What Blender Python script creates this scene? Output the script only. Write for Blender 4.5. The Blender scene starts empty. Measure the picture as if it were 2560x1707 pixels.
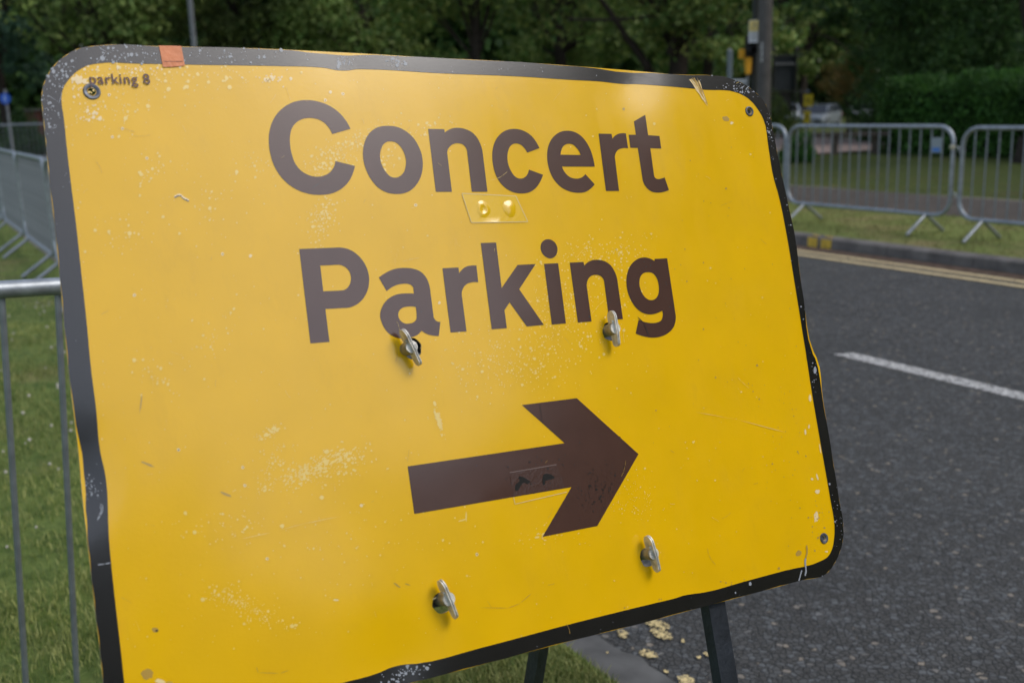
import bpy, math, random
import numpy as np
from mathutils import Vector, Matrix, geometry
random.seed(7)
rng = np.random.RandomState(11)
sc = bpy.context.scene
col = sc.collection

# ------------------------------------------------------------------ camera
FPX, CX, CY, CAMH = 2620.0, 1280.0, 853.5, 1.5      # photo pixels (2560 wide), camera height in metres
pitch, roll = math.atan(593 / FPX), 0.03
_r = np.array([1, 0, 0.]); _f = np.array([0, math.cos(pitch), -math.sin(pitch)]); _u = np.array([0, math.sin(pitch), math.cos(pitch)])
_r2 = math.cos(roll) * _r - math.sin(roll) * _u; _u2 = math.cos(roll) * _u + math.sin(roll) * _r
RC = np.array([_r2, _u2, _f]).T
cd = bpy.data.cameras.new('camera'); cam = bpy.data.objects.new('camera', cd); col.objects.link(cam)
M4 = Matrix.Identity(4)
for i in range(3):
    M4[i][0], M4[i][1], M4[i][2] = _r2[i], _u2[i], -_f[i]
M4[2][3] = CAMH
cam.matrix_world = M4
cd.sensor_width = 36; cd.lens = FPX / 2560 * 36; cd.clip_end = 1500; cd.clip_start = 0.05
cd.dof.use_dof = True; cd.dof.focus_distance = 1.5; cd.dof.aperture_fstop = 5.0
sc.camera = cam

# ------------------------------------------------------------------ sky, sun, exposure (bright overcast)
SUN_DIR = Vector((0.62, -0.20, 0.76)).normalized()
w = bpy.data.worlds.new('World'); sc.world = w; w.use_nodes = True
nt = w.node_tree; nt.nodes.clear()
out = nt.nodes.new('ShaderNodeOutputWorld'); bg = nt.nodes.new('ShaderNodeBackground')
sky = nt.nodes.new('ShaderNodeTexSky'); sky.sky_type = 'NISHITA'; sky.sun_disc = False
sky.sun_elevation = math.asin(SUN_DIR.z); sky.sun_rotation = math.atan2(SUN_DIR.x, SUN_DIR.y)
sky.air_density = 1.0; sky.dust_density = 1.8; sky.ozone_density = 1.0
hs = nt.nodes.new('ShaderNodeHueSaturation'); hs.inputs['Saturation'].default_value = 0.72; hs.inputs['Value'].default_value = 1.0
tc = nt.nodes.new('ShaderNodeTexCoord'); nz = nt.nodes.new('ShaderNodeTexNoise')
nz.inputs['Scale'].default_value = 2.2; nz.inputs['Detail'].default_value = 5
rp = nt.nodes.new('ShaderNodeMapRange'); rp.inputs['From Min'].default_value = .35; rp.inputs['From Max'].default_value = .7
rp.inputs['To Min'].default_value = .85; rp.inputs['To Max'].default_value = 1.2
mx = nt.nodes.new('ShaderNodeVectorMath'); mx.operation = 'SCALE'
nt.links.new(sky.outputs[0], hs.inputs['Color']); nt.links.new(tc.outputs['Generated'], nz.inputs['Vector'])
nt.links.new(nz.outputs['Fac'], rp.inputs['Value']); nt.links.new(hs.outputs[0], mx.inputs[0]); nt.links.new(rp.outputs[0], mx.inputs['Scale'])
nt.links.new(mx.outputs[0], bg.inputs['Color']); bg.inputs['Strength'].default_value = 0.15
nt.links.new(bg.outputs[0], out.inputs[0])
sd = bpy.data.lights.new('sun', 'SUN'); sd.energy = 0.9; sd.angle = math.radians(26); sd.color = (1, .96, .9)
so = bpy.data.objects.new('sun', sd); col.objects.link(so)
so.rotation_euler = SUN_DIR.to_track_quat('Z', 'Y').to_euler()
sc.view_settings.view_transform = 'Standard'; sc.view_settings.look = 'None'; sc.view_settings.gamma = 1
sc.view_settings.exposure = 0.52
sc.render.engine = 'CYCLES'
sc.cycles.use_denoising = True
sc.cycles.max_bounces = 6; sc.cycles.transparent_max_bounces = 6

# ------------------------------------------------------------------ calibration helpers
def ray(u, v): return RC @ np.array([(u - CX) / FPX, -(v - CY) / FPX, 1.])
def gz(u, v, z=0.):
    d = ray(u, v); t = (z - CAMH) / d[2]; return np.array([0, 0, CAMH]) + t * d
def gdep(u, v, dep): return np.array([0, 0, CAMH]) + ray(u, v) * dep
RN = np.array([.863, .505, 0]); RD = np.array([.505, -.863, 0])      # across the road / along it towards the viewer's right
def P(n, d, z=0.): return RN * n + RD * d + np.array([0, 0, z])
def nd(p): return float(p[:2] @ RN[:2]), float(p[:2] @ RD[:2])

# ------------------------------------------------------------------ materials
def mat(name, base, rough=.6, spec=.5, metal=0., nscale=None, namt=.15, bump=0., bscale=200., coat=0., island=0., island_hue=None):
    m = bpy.data.materials.new(name); m.use_nodes = True; t = m.node_tree; b = t.nodes['Principled BSDF']
    b.inputs['Base Color'].default_value = (*base, 1); b.inputs['Roughness'].default_value = rough
    b.inputs['Metallic'].default_value = metal; b.inputs['Specular IOR Level'].default_value = spec
    b.inputs['Coat Weight'].default_value = coat; b.inputs['Coat Roughness'].default_value = .08
    tcn = t.nodes.new('ShaderNodeTexCoord'); last = None
    if nscale:
        n = t.nodes.new('ShaderNodeTexNoise'); n.inputs['Scale'].default_value = nscale; n.inputs['Detail'].default_value = 6
        t.links.new(tcn.outputs['Object'], n.inputs['Vector'])
        r = t.nodes.new('ShaderNodeValToRGB')
        r.color_ramp.elements[0].position = .3; r.color_ramp.elements[1].position = .7
        r.color_ramp.elements[0].color = (*[c * (1 - namt) for c in base], 1)
        r.color_ramp.elements[1].color = (*[min(1, c * (1 + namt)) for c in base], 1)
        t.links.new(n.outputs['Fac'], r.inputs['Fac']); last = r.outputs['Color']
    if island:
        g = t.nodes.new('ShaderNodeNewGeometry'); mr = t.nodes.new('ShaderNodeValToRGB')
        c0 = [c * (1 - island) for c in base]; c1 = list(island_hue) if island_hue else [c * (1 + island) for c in base]
        mr.color_ramp.elements[0].color = (*c0, 1); mr.color_ramp.elements[1].color = (*c1, 1)
        t.links.new(g.outputs['Random Per Island'], mr.inputs['Fac'])
        if last is None: last = mr.outputs['Color']
        else:
            mm = t.nodes.new('ShaderNodeMix'); mm.data_type = 'RGBA'; mm.inputs[0].default_value = .5
            t.links.new(last, mm.inputs[6]); t.links.new(mr.outputs['Color'], mm.inputs[7]); last = mm.outputs[2]
    if last is not None: t.links.new(last, b.inputs['Base Color'])
    if bump:
        n2 = t.nodes.new('ShaderNodeTexNoise'); n2.inputs['Scale'].default_value = bscale; n2.inputs['Detail'].default_value = 3
        t.links.new(tcn.outputs['Object'], n2.inputs['Vector'])
        bp = t.nodes.new('ShaderNodeBump'); bp.inputs['Strength'].default_value = bump; bp.inputs['Distance'].default_value = .002
        t.links.new(n2.outputs['Fac'], bp.inputs['Height']); t.links.new(bp.outputs[0], b.inputs['Normal'])
    return m

def leafmat(name, c0, c1, rough=.55, trans=.38):
    m = mat(name, c0, rough, .3); t = m.node_tree; b = t.nodes['Principled BSDF']
    g = t.nodes.new('ShaderNodeNewGeometry'); r = t.nodes.new('ShaderNodeValToRGB')
    r.color_ramp.elements[0].color = (*c0, 1); r.color_ramp.elements[1].color = (*c1, 1)
    t.links.new(g.outputs['Random Per Island'], r.inputs['Fac'])
    tcn = t.nodes.new('ShaderNodeTexCoord'); n = t.nodes.new('ShaderNodeTexNoise'); n.inputs['Scale'].default_value = .9; n.inputs['Detail'].default_value = 3
    t.links.new(tcn.outputs['Object'], n.inputs['Vector'])
    mr = t.nodes.new('ShaderNodeMapRange'); mr.inputs['From Min'].default_value = .3; mr.inputs['From Max'].default_value = .7
    mr.inputs['To Min'].default_value = .6; mr.inputs['To Max'].default_value = 1.4
    t.links.new(n.outputs['Fac'], mr.inputs['Value'])
    s = t.nodes.new('ShaderNodeVectorMath'); s.operation = 'SCALE'
    t.links.new(r.outputs['Color'], s.inputs[0]); t.links.new(mr.outputs[0], s.inputs['Scale'])
    t.links.new(s.outputs[0], b.inputs['Base Color'])
    tr = t.nodes.new('ShaderNodeBsdfTranslucent'); t.links.new(s.outputs[0], tr.inputs['Color'])
    ms = t.nodes.new('ShaderNodeMixShader'); ms.inputs[0].default_value = trans
    o = t.nodes['Material Output']
    t.links.new(b.outputs[0], ms.inputs[1]); t.links.new(tr.outputs[0], ms.inputs[2]); t.links.new(ms.outputs[0], o.inputs['Surface'])
    return m

# ------------------------------------------------------------------ mesh helpers
class MB:
    def __init__(s): s.v = []; s.f = []; s.smooth = False
    def add(s, vs, fs):
        k = len(s.v); s.v += [tuple(map(float, p)) for p in vs]; s.f += [tuple(i + k for i in f) for f in fs]; return s
    def box(s, c, dx, dy, dz, size):
        c, dx, dy, dz = map(np.array, (c, dx, dy, dz)); a, b, e = [x / 2 for x in size]
        vs = [c + dx * a * i + dy * b * j + dz * e * k for i in (-1, 1) for j in (-1, 1) for k in (-1, 1)]
        return s.add(vs, [(0, 1, 3, 2), (4, 6, 7, 5), (0, 4, 5, 1), (2, 3, 7, 6), (0, 2, 6, 4), (1, 5, 7, 3)])
    def abox(s, x0, x1, y0, y1, z0, z1):
        return s.box(((x0 + x1) / 2, (y0 + y1) / 2, (z0 + z1) / 2), (1, 0, 0), (0, 1, 0), (0, 0, 1), (x1 - x0, y1 - y0, z1 - z0))
    def tube(s, pts, rad, n=10, cap=True, closed=False):
        pts = [np.array(p, float) for p in pts]; m = len(pts)
        if not hasattr(rad, '__len__'): rad = [rad] * m
        rings = []; ref = None
        for i in range(m):
            if closed: t = pts[(i + 1) % m] - pts[i - 1]
            else: t = pts[min(i + 1, m - 1)] - pts[max(i - 1, 0)]
            t = t / (np.linalg.norm(t) + 1e-12)
            if ref is None:
                ref = np.cross(t, (0, 0, 1)) if abs(t[2]) < .9 else np.cross(t, (0, 1, 0))
            ref = ref - t * (ref @ t); ref /= np.linalg.norm(ref); b = np.cross(t, ref)
            rings.append([pts[i] + rad[i] * (math.cos(2 * math.pi * k / n) * ref + math.sin(2 * math.pi * k / n) * b) for k in range(n)])
        vs = [p for r in rings for p in r]; fs = []
        for i in range(m if closed else m - 1):
            j = (i + 1) % m
            fs += [(i * n + k, i * n + (k + 1) % n, j * n + (k + 1) % n, j * n + k) for k in range(n)]
        if cap and not closed: fs += [tuple(range(n))[::-1], tuple((m - 1) * n + k for k in range(n))]
        s.smooth = True
        return s.add(vs, fs)
    def prism(s, loop, axis, flip=False):
        """loop: 3-D points of a planar outline, axis: extrusion vector"""
        n = len(loop); a = [np.array(p, float) for p in loop]; b = [p + np.array(axis) for p in a]
        return s.add(a + b, [tuple(range(n)), tuple(range(2 * n - 1, n - 1, -1))] + [(i, i + n, (i + 1) % n + n, (i + 1) % n) for i in range(n)])

def link(o, parent=None):
    col.objects.link(o)
    if parent is not None: o.parent = parent
    return o
def build(name, mb, m, parent=None, off=None, smooth=None, bevel=0.):
    me = bpy.data.meshes.new(name); v = np.array(mb.v, float)
    if off is not None: v = v - np.array(off)
    me.from_pydata(v.tolist(), [], mb.f); me.materials.append(m); me.validate(); me.update()
    o = bpy.data.objects.new(name, me)
    sm = mb.smooth if smooth is None else smooth
    if sm:
        me.polygons.foreach_set('use_smooth', [True] * len(me.polygons))
        me.set_sharp_from_angle(angle=math.radians(40))
    if bevel:
        b = o.modifiers.new('bevel', 'BEVEL'); b.width = bevel; b.segments = 2; b.limit_method = 'ANGLE'
    return link(o, parent)
def raw(name, v, f, m, parent=None, off=None, k=4):
    me = bpy.data.meshes.new(name); v = np.asarray(v, np.float32)
    if off is not None: v = v - np.array(off, np.float32)
    f = np.asarray(f, np.int32)
    me.vertices.add(len(v)); me.vertices.foreach_set('co', v.ravel())
    me.loops.add(f.size); me.loops.foreach_set('vertex_index', f.ravel())
    me.polygons.add(len(f)); me.polygons.foreach_set('loop_start', np.arange(0, f.size, k)); me.polygons.foreach_set('loop_total', np.full(len(f), k))
    me.materials.append(m); me.update(); me.validate()
    return link(bpy.data.objects.new(name, me), parent)
def empty(name, loc, rz=0.):
    o = bpy.data.objects.new(name, None); o.empty_display_size = .2; col.objects.link(o); o.location = loc; o.rotation_euler = (0, 0, rz); return o
def tag(o, label, cat, group=None):
    o['label'] = label; o['category'] = cat
    if group: o['group'] = group
    return o
def kind(o, k='structure'): o['kind'] = k; return o
def kids(o): return [c for c in bpy.data.objects if c.parent == o]
_kidcache = {}
def dup(root, loc, rz=0., label=None, group=None, scale=None):
    def rec(o, par):
        c = o.copy(); col.objects.link(c); c.parent = par
        for ch in _kidcache.setdefault(o.name, kids(o)): rec(ch, c)
        return c
    r = rec(root, None); r.location = loc; r.rotation_euler = (0, 0, rz)
    if scale: r.scale = (scale,) * 3
    if label: r['label'] = label
    if group: r['group'] = group
    return r

# ================================================================== ground, road, kerbs
def smooth(a, b, x):
    t = np.clip((x - a) / (b - a), 0, 1); return t * t * (3 - 2 * t)
def kerb_h(d): return .02 + .08 * smooth(-4., -7., d)
def ground_z(x, y):
    n = x * RN[0] + y * RN[1]; d = x * RD[0] + y * RD[1]
    near = kerb_h(d) + (.035 + .065 * smooth(-4., -7., d) - kerb_h(d)) * smooth(1.3, .7, n)
    far = .112 + .05 * smooth(9, 20, n) - .75 * smooth(42, 68, y) * smooth(14, 20, n)
    z = np.where(n < 4.7, near, far)
    z = np.where((n > 1.46) & (n < 8.09), -.3, z)
    return z + .012 * np.sin(x * 1.7 + .5) * np.sin(y * 1.3) * np.where((n < 1.0) | (n > 8.6), 1, 0)

m_lawn = mat('lawn', (.075, .105, .022), .9, .2, nscale=1.3, namt=.35, bump=1., bscale=60.)
t = m_lawn.node_tree   # grass, dry patches and soil mixed at several scales
def ground_tex(m, cols, scales):
    t = m.node_tree; b = t.nodes['Principled BSDF']; tcn = t.nodes.new('ShaderNodeTexCoord'); last = None
    for i, (c, s, lo, hi) in enumerate(cols):
        n = t.nodes.new('ShaderNodeTexNoise'); n.inputs['Scale'].default_value = s; n.inputs['Detail'].default_value = 8; n.inputs['Roughness'].default_value = .65
        mp = t.nodes.new('ShaderNodeMapping'); mp.inputs['Location'].default_value = (i * 7.3, i * 3.1, 0)
        t.links.new(tcn.outputs['Object'], mp.inputs['Vector']); t.links.new(mp.outputs[0], n.inputs['Vector'])
        if last is None:
            r = t.nodes.new('ShaderNodeValToRGB'); r.color_ramp.elements[0].position = lo; r.color_ramp.elements[1].position = hi
            r.color_ramp.elements[0].color = (*c[0], 1); r.color_ramp.elements[1].color = (*c[1], 1)
            t.links.new(n.outputs['Fac'], r.inputs['Fac']); last = r.outputs['Color']
        else:
            mr = t.nodes.new('ShaderNodeMapRange'); mr.inputs['From Min'].default_value = lo; mr.inputs['From Max'].default_value = hi
            t.links.new(n.outputs['Fac'], mr.inputs['Value'])
            mm = t.nodes.new('ShaderNodeMix'); mm.data_type = 'RGBA'; mm.inputs[7].default_value = (*c, 1)
            t.links.new(mr.outputs[0], mm.inputs[0]); t.links.new(last, mm.inputs[6]); last = mm.outputs[2]
    t.links.new(last, b.inputs['Base Color'])
ground_tex(m_lawn, [(((.06, .095, .018), (.13, .17, .04)), 9., .35, .65), ((.17, .14, .06), 1.1, .52, .72), ((.03, .05, .012), 25., .5, .75)], None)

xs = np.concatenate([[-400, -200, -100, -60], np.arange(-30, 30, .5), [35, 45, 60, 90, 150, 250, 400]])
ys = np.concatenate([[-300, -150, -60, -30, -15, -8], np.arange(-4, 30, .5), np.arange(30, 90, 2.), [100, 130, 200, 400, 700]])
# the sheet has the road cut out of it: grass on each side is its own strip in road coordinates
def strip(name, ns, ds, m, zf):
    V = []; F = []
    for n in ns:
        for d in ds:
            p = P(n, d); V.append((p[0], p[1], zf(n, d, p)))
    K = len(ds)
    for i in range(len(ns) - 1):
        for j in range(K - 1): F.append((i * K + j, (i + 1) * K + j, (i + 1) * K + j + 1, i * K + j + 1))
    mb = MB(); mb.v = V; mb.f = F; mb.smooth = True
    o = build(name, mb, m); o.data.flip_normals() if o.data.polygons[0].normal.z < 0 else None
    return kind(o)
dl = np.concatenate([[-500, -250, -140, -100], np.arange(-80, -26, 2.), np.arange(-26, 12, .4), [14, 20, 30, 50, 100, 250]])
zf = lambda n, d, p: float(ground_z(np.array(p[0]), np.array(p[1])))
strip('lawn', [-300, -120, -60, -30, -15, -8, -5, -3, -2, -1.5, -1, -.5, 0, .3, .6, .8, .95, 1.1, 1.25, 1.459], dl, m_lawn, zf)
m_verge = mat('verge_grass', (.1,.1,.03), .9, .2, bump=1., bscale=60.)
ground_tex(m_verge, [(((.11, .145, .03), (.19, .215, .06)), 9., .35, .65), ((.24, .185, .085), 1.3, .5, .7), ((.07, .085, .02), 25., .5, .75)], None)
m_shade = mat('park_grass_shaded', (.05,.06,.015), .9, .2, bump=1., bscale=60.)  # darker than the verge: shade of the trees is put into the grass colour
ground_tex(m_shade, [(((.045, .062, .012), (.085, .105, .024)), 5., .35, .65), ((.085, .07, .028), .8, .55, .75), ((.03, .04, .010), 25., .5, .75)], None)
strip('verge', [8.105, 8.3, 8.6, 9, 9.5, 9.9, 10.35], dl, m_verge, zf)
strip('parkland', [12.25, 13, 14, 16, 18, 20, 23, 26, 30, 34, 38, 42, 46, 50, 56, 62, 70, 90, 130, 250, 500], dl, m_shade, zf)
m_path = mat('path_tarmac', (.085, .072, .060), .9, .2, nscale=6, namt=.25, bump=.6, bscale=150)
strip('footpath', [10.35, 11.3, 12.25], dl, m_path, lambda n, d, p: .118)
m_sand = mat('paving_pale', (.36, .27, .235), .9, .2, nscale=3, namt=.12)
mb = MB(); 
mb.add([P(18.3, -24.5, .19), P(25, -24.5, .20), P(25, -17.3, .20), P(18.3, -17.3, .19)], [(0, 1, 2, 3)])
kind(build('path', mb, m_sand))

# asphalt: coated chippings, each stone its own tone, dark gaps between
m_road = mat('asphalt', (.07, .07, .072), .75, .35)
t = m_road.node_tree; b = t.nodes['Principled BSDF']
tcn = t.nodes.new('ShaderNodeTexCoord')
wn = t.nodes.new('ShaderNodeTexNoise'); wn.inputs['Scale'].default_value = 60; wn.inputs['Detail'].default_value = 2
t.links.new(tcn.outputs['Object'], wn.inputs['Vector'])
wa = t.nodes.new('ShaderNodeVectorMath'); wa.operation = 'SCALE'; wa.inputs['Scale'].default_value = .012
wb = t.nodes.new('ShaderNodeVectorMath'); wb.operation = 'ADD'
t.links.new(wn.outputs['Color'], wa.inputs[0]); t.links.new(wa.outputs[0], wb.inputs[0]); t.links.new(tcn.outputs['Object'], wb.inputs[1])
vo = t.nodes.new('ShaderNodeTexVoronoi'); vo.inputs['Scale'].default_value = 56; vo.feature = 'F1'
ve = t.nodes.new('ShaderNodeTexVoronoi'); ve.inputs['Scale'].default_value = 56; ve.feature = 'DISTANCE_TO_EDGE'
t.links.new(wb.outputs[0], vo.inputs['Vector']); t.links.new(wb.outputs[0], ve.inputs['Vector'])
sep = t.nodes.new('ShaderNodeSeparateColor'); t.links.new(vo.outputs['Color'], sep.inputs[0])
cr = t.nodes.new('ShaderNodeValToRGB'); e = cr.color_ramp.elements
e[0].position = 0; e[0].color = (.055, .053, .048, 1); e[1].position = 1; e[1].color = (.135, .135, .130, 1)
x = cr.color_ramp.elements.new(.55); x.color = (.066, .065, .060, 1)
x = cr.color_ramp.elements.new(.965); x.color = (.108, .112, .111, 1)
x = cr.color_ramp.elements.new(.985); x.color = (.24, .2, .15, 1)
t.links.new(sep.outputs[0], cr.inputs['Fac'])
er = t.nodes.new('ShaderNodeMapRange'); er.inputs['From Min'].default_value = 0.0; er.inputs['From Max'].default_value = .13
er.inputs['To Min'].default_value = .33; er.inputs['To Max'].default_value = 1.
t.links.new(ve.outputs['Distance'], er.inputs['Value'])
big = t.nodes.new('ShaderNodeTexNoise'); big.inputs['Scale'].default_value = .8; big.inputs['Detail'].default_value = 8; big.inputs['Roughness'].default_value = .7
t.links.new(tcn.outputs['Object'], big.inputs['Vector'])
br = t.nodes.new('ShaderNodeMapRange'); br.inputs['From Min'].default_value = .3; br.inputs['From Max'].default_value = .7
br.inputs['To Min'].default_value = .78; br.inputs['To Max'].default_value = 1.22
t.links.new(big.outputs['Fac'], br.inputs['Value'])
mu = t.nodes.new('ShaderNodeMath'); mu.operation = 'MULTIPLY'; t.links.new(er.outputs[0], mu.inputs[0]); t.links.new(br.outputs[0], mu.inputs[1])
sv = t.nodes.new('ShaderNodeVectorMath'); sv.operation = 'SCALE'; t.links.new(cr.outputs['Color'], sv.inputs[0]); t.links.new(mu.outputs[0], sv.inputs['Scale'])
t.links.new(sv.outputs[0], b.inputs['Base Color'])
hm = t.nodes.new('ShaderNodeMath'); hm.operation = 'MULTIPLY_ADD'; hm.inputs[1].default_value = 1.; t.links.new(er.outputs[0], hm.inputs[0]); t.links.new(sep.outputs[1], hm.inputs[2])
bp = t.nodes.new('ShaderNodeBump'); bp.inputs['Strength'].default_value = .8; bp.inputs['Distance'].default_value = .005
t.links.new(hm.outputs[0], bp.inputs['Height']); t.links.new(bp.outputs[0], b.inputs['Normal'])
mb = MB(); mb.add([P(1.40, -500), P(8.0, -500), P(8.0, 250), P(1.40, 250)], [(0, 1, 2, 3)])
o = kind(build('road', mb, m_road)); 
# worn smooth tarmac along the near edge
m_smooth = mat('worn_tarmac', (.10, .098, .092), .85, .25, nscale=8, namt=.3, bump=.3, bscale=120)
def wavy_strip(name, n0, n1, d0, d1, z, m, amp=.02, step=.05, zk=0.):
    ds = np.arange(d0, d1 + step, step); V = []; F = []
    for i, d in enumerate(ds):
        w1 = amp * (math.sin(d * 9.1) * .5 + math.sin(d * 23.7 + 1) * .3 + math.sin(d * 51 + 2) * .25)
        w0 = amp * (math.sin(d * 7.3 + 3) * .5 + math.sin(d * 29.7) * .3)
        V += [P(n0 + w0, d, z), P(n1 + w1, d, z)]
        if i: F.append((2 * i - 2, 2 * i - 1, 2 * i + 1, 2 * i))
    mb = MB(); mb.add(V, F); return build(name, mb, m)
kind(wavy_strip('road_edge', 1.45, 1.60, -30, 12, .004, m_smooth, .03))
m_dirt = mat('gutter_dirt', (.10, .07, .052), .95, .1, nscale=14, namt=.5)
kind(wavy_strip('gutter', 7.74, 7.975, -60, 20, .004, m_dirt, .03))
# kerbs: separate stones with open joints
m_kerb = mat('kerb_concrete', (.155, .14, .125), .9, .25, nscale=5, namt=.35, bump=.7, bscale=90)
def kerb(name, n0, n1, zt, d0, d1, slope):
    mb = MB(); d = d0
    while d < d1:
        h = zt(d) ; L = .914; a = .0035
        prof = [(n0, -.1), (n0 + slope * .3, h - .018), (n0 + slope + .012, h), (n1, h), (n1, -.1)]
        A = [P(n, d + a, z) for n, z in prof]; B = [P(n, d + L - a, z) for n, z in prof]
        k = len(prof); mb.add(A + B, [tuple(range(k)), tuple(range(2 * k - 1, k - 1, -1))] + [(i, (i + 1) % k, (i + 1) % k + k, i + k) for i in range(k)])
        d += L
    return kind(build(name, mb, m_kerb))
kerb('kerb', 7.965, 8.105, lambda d: .112 + .003 * math.sin(d * 5), -64.2, 20, .02)
kerb('kerb', 1.330, 1.452, lambda d: float(kerb_h(d)) + .006, -64.3, -4.6, .0)

# road paint
def paintmat(name, c, wear_lo, wear_hi):
    """thin paint over the same chippings: it has gone from the gaps and from worn areas"""
    m = m_road.copy(); m.name = name; t = m.node_tree; b = t.nodes['Principled BSDF']
    lk = [l for l in t.links if l.to_socket == b.inputs['Base Color']][0]; src = lk.from_socket
    tcn = t.nodes.new('ShaderNodeTexCoord'); n = t.nodes.new('ShaderNodeTexNoise'); n.inputs['Scale'].default_value = 34; n.inputs['Detail'].default_value = 6; n.inputs['Roughness'].default_value = .75
    t.links.new(tcn.outputs['Object'], n.inputs['Vector'])
    edge = [x for x in t.nodes if x.type == 'TEX_VORONOI' and x.feature == 'DISTANCE_TO_EDGE'][0]
    ad = t.nodes.new('ShaderNodeMath'); ad.operation = 'MULTIPLY_ADD'; ad.inputs[1].default_value = .35; t.links.new(edge.outputs['Distance'], ad.inputs[0]); t.links.new(n.outputs['Fac'], ad.inputs[2])
    r = t.nodes.new('ShaderNodeMapRange'); r.inputs['From Min'].default_value = wear_lo; r.inputs['From Max'].default_value = wear_hi; t.links.new(ad.outputs[0], r.inputs['Value'])
    n3 = t.nodes.new('ShaderNodeTexNoise'); n3.inputs['Scale'].default_value = 12; t.links.new(tcn.outputs['Object'], n3.inputs['Vector'])
    cm_ = t.nodes.new('ShaderNodeMix'); cm_.data_type = 'RGBA'; cm_.inputs[6].default_value = (*[q * .75 for q in c], 1); cm_.inputs[7].default_value = (*[min(1, q * 1.2) for q in c], 1); t.links.new(n3.outputs['Fac'], cm_.inputs[0])
    mm = t.nodes.new('ShaderNodeMix'); mm.data_type = 'RGBA'; t.links.new(src, mm.inputs[6]); t.links.new(cm_.outputs[2], mm.inputs[7])
    t.links.new(r.outputs[0], mm.inputs[0]); t.links.new(mm.outputs[2], b.inputs['Base Color']); return m
m_white = paintmat('road_paint_white', (.56, .545, .51), .47, .54)
m_yel = paintmat('road_paint_yellow', (.64, .51, .28), .39, .47)
mb = MB()
for k in range(-9, 4):
    d0 = -4.235 + k * 6; mb.add([P(4.675, d0, .004), P(4.795, d0 + .05, .004), P(4.795, d0 + 4, .004), P(4.675, d0 + 4, .004)], [(0, 1, 2, 3)])
kind(build('centre_line', mb, m_white))
for n in (7.65, 7.46): kind(wavy_strip('yellow_line', n - .045, n + .045, -60, 20, .008, m_yel, .006))
m_yel2 = paintmat('road_paint_yellow_thick', (.68, .53, .25), .38, .46)
def blob(c, a, bvec, n=18, irr=.22):
    c, a, bvec = map(np.array, (c, a, bvec)); ph = rng.rand(4) * 6.28
    return [c + (a * math.cos(q) + bvec * math.sin(q)) * (1 + irr * (math.sin(2 * q + ph[0]) * .4 + math.sin(3 * q + ph[1]) * .4 + math.sin(5 * q + ph[2]) * .35 + math.sin(8 * q + ph[3]) * .2)) for q in np.linspace(0, 2 * math.pi, n, endpoint=False)]
mb = MB()
def fragments(c, a, bb, n, sz):
    """a worn paint remnant: many angular scraps packed together"""
    for _ in range(n):
        r_, q = rng.rand() ** .55, rng.rand() * 6.283; p = c + a * r_ * math.cos(q) + bb * r_ * math.sin(q); s_ = sz * (.5 + rng.rand()) * (1.25 - .6 * r_); ro = rng.rand() * 6.28; k = 6
        L = [p + RD * s_ * (.7 + .6 * rng.rand()) * math.cos(ro + 6.283 * i_ / k) + RN * s_ * (.6 + .5 * rng.rand()) * math.sin(ro + 6.283 * i_ / k) + np.array([0, 0, rng.rand() * .0006]) for i_ in range(k)]
        mb.add(L, [tuple(range(k))])
for (u, v, ru, rv) in [(1556, 1583, 15, 11), (1643, 1560, 34, 13), (1654, 1584, 28, 12), (1622, 1634, 24, 11), (1717, 1700, 24, 14), (1769, 1635, 10, 4), (1747, 1641, 5, 3), (1708, 1601, 3, 4), (1668, 1677, 7, 3), (1520, 1630, 2, 2)]:
    c = gz(u, v, .006); a = gz(u + ru, v + ru * .25, .006) - c; bb = gz(u, v + rv, .006) - c
    fragments(c, a, bb, int(6 + ru * rv * .22), .0045)
for n0 in (1.645, 1.765):
    d = -30.
    while d < 8:
        L = .03 + rng.rand() * .12
        if not (-3.0 < d < -1.6) and rng.rand() < .62:
            fragments(P(n0 + rng.randn() * .008, d, .006), RD * L, RN * .035, int(10 + L * 250), .008)
        d += L * 1.9
for i in range(len(mb.f)):   # faces upwards
    f = mb.f[i]; p = [np.array(mb.v[j]) for j in f[:3]]
    if np.cross(p[1] - p[0], p[2] - p[0])[2] < 0: mb.f[i] = f[::-1]
kind(build('yellow_line', mb, m_yel2))
# the two short yellow bars painted on the far kerb
def d_at(u, v, n0):
    r = ray(u, v); t = (n0) / (r[:2] @ RN[:2]); p = r * t; return float(p[:2] @ RD[:2])
mb = MB()
for (u0, u1) in [(2020, 2044), (2053, 2079)]:
    d0, d1 = d_at(u0, 605, 7.97), d_at(u1, 610, 7.97)
    mb.add([P(7.962, d0, .005), P(7.962, d1, .005), P(7.968, d1, .096), P(7.968, d0, .096)], [(0, 1, 2, 3)])
    mb.add([P(7.990, d0 + .01, .1172), P(7.990, d1 - .01, .1172), P(8.03, d1 - .02, .1172), P(8.03, d0 + .02, .1172)], [(0, 1, 2, 3)])
kind(build('kerb_marks', mb, mat('kerb_paint_yellow', (.62, .40, .05), .7, .3, nscale=30, namt=.25)))

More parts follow.
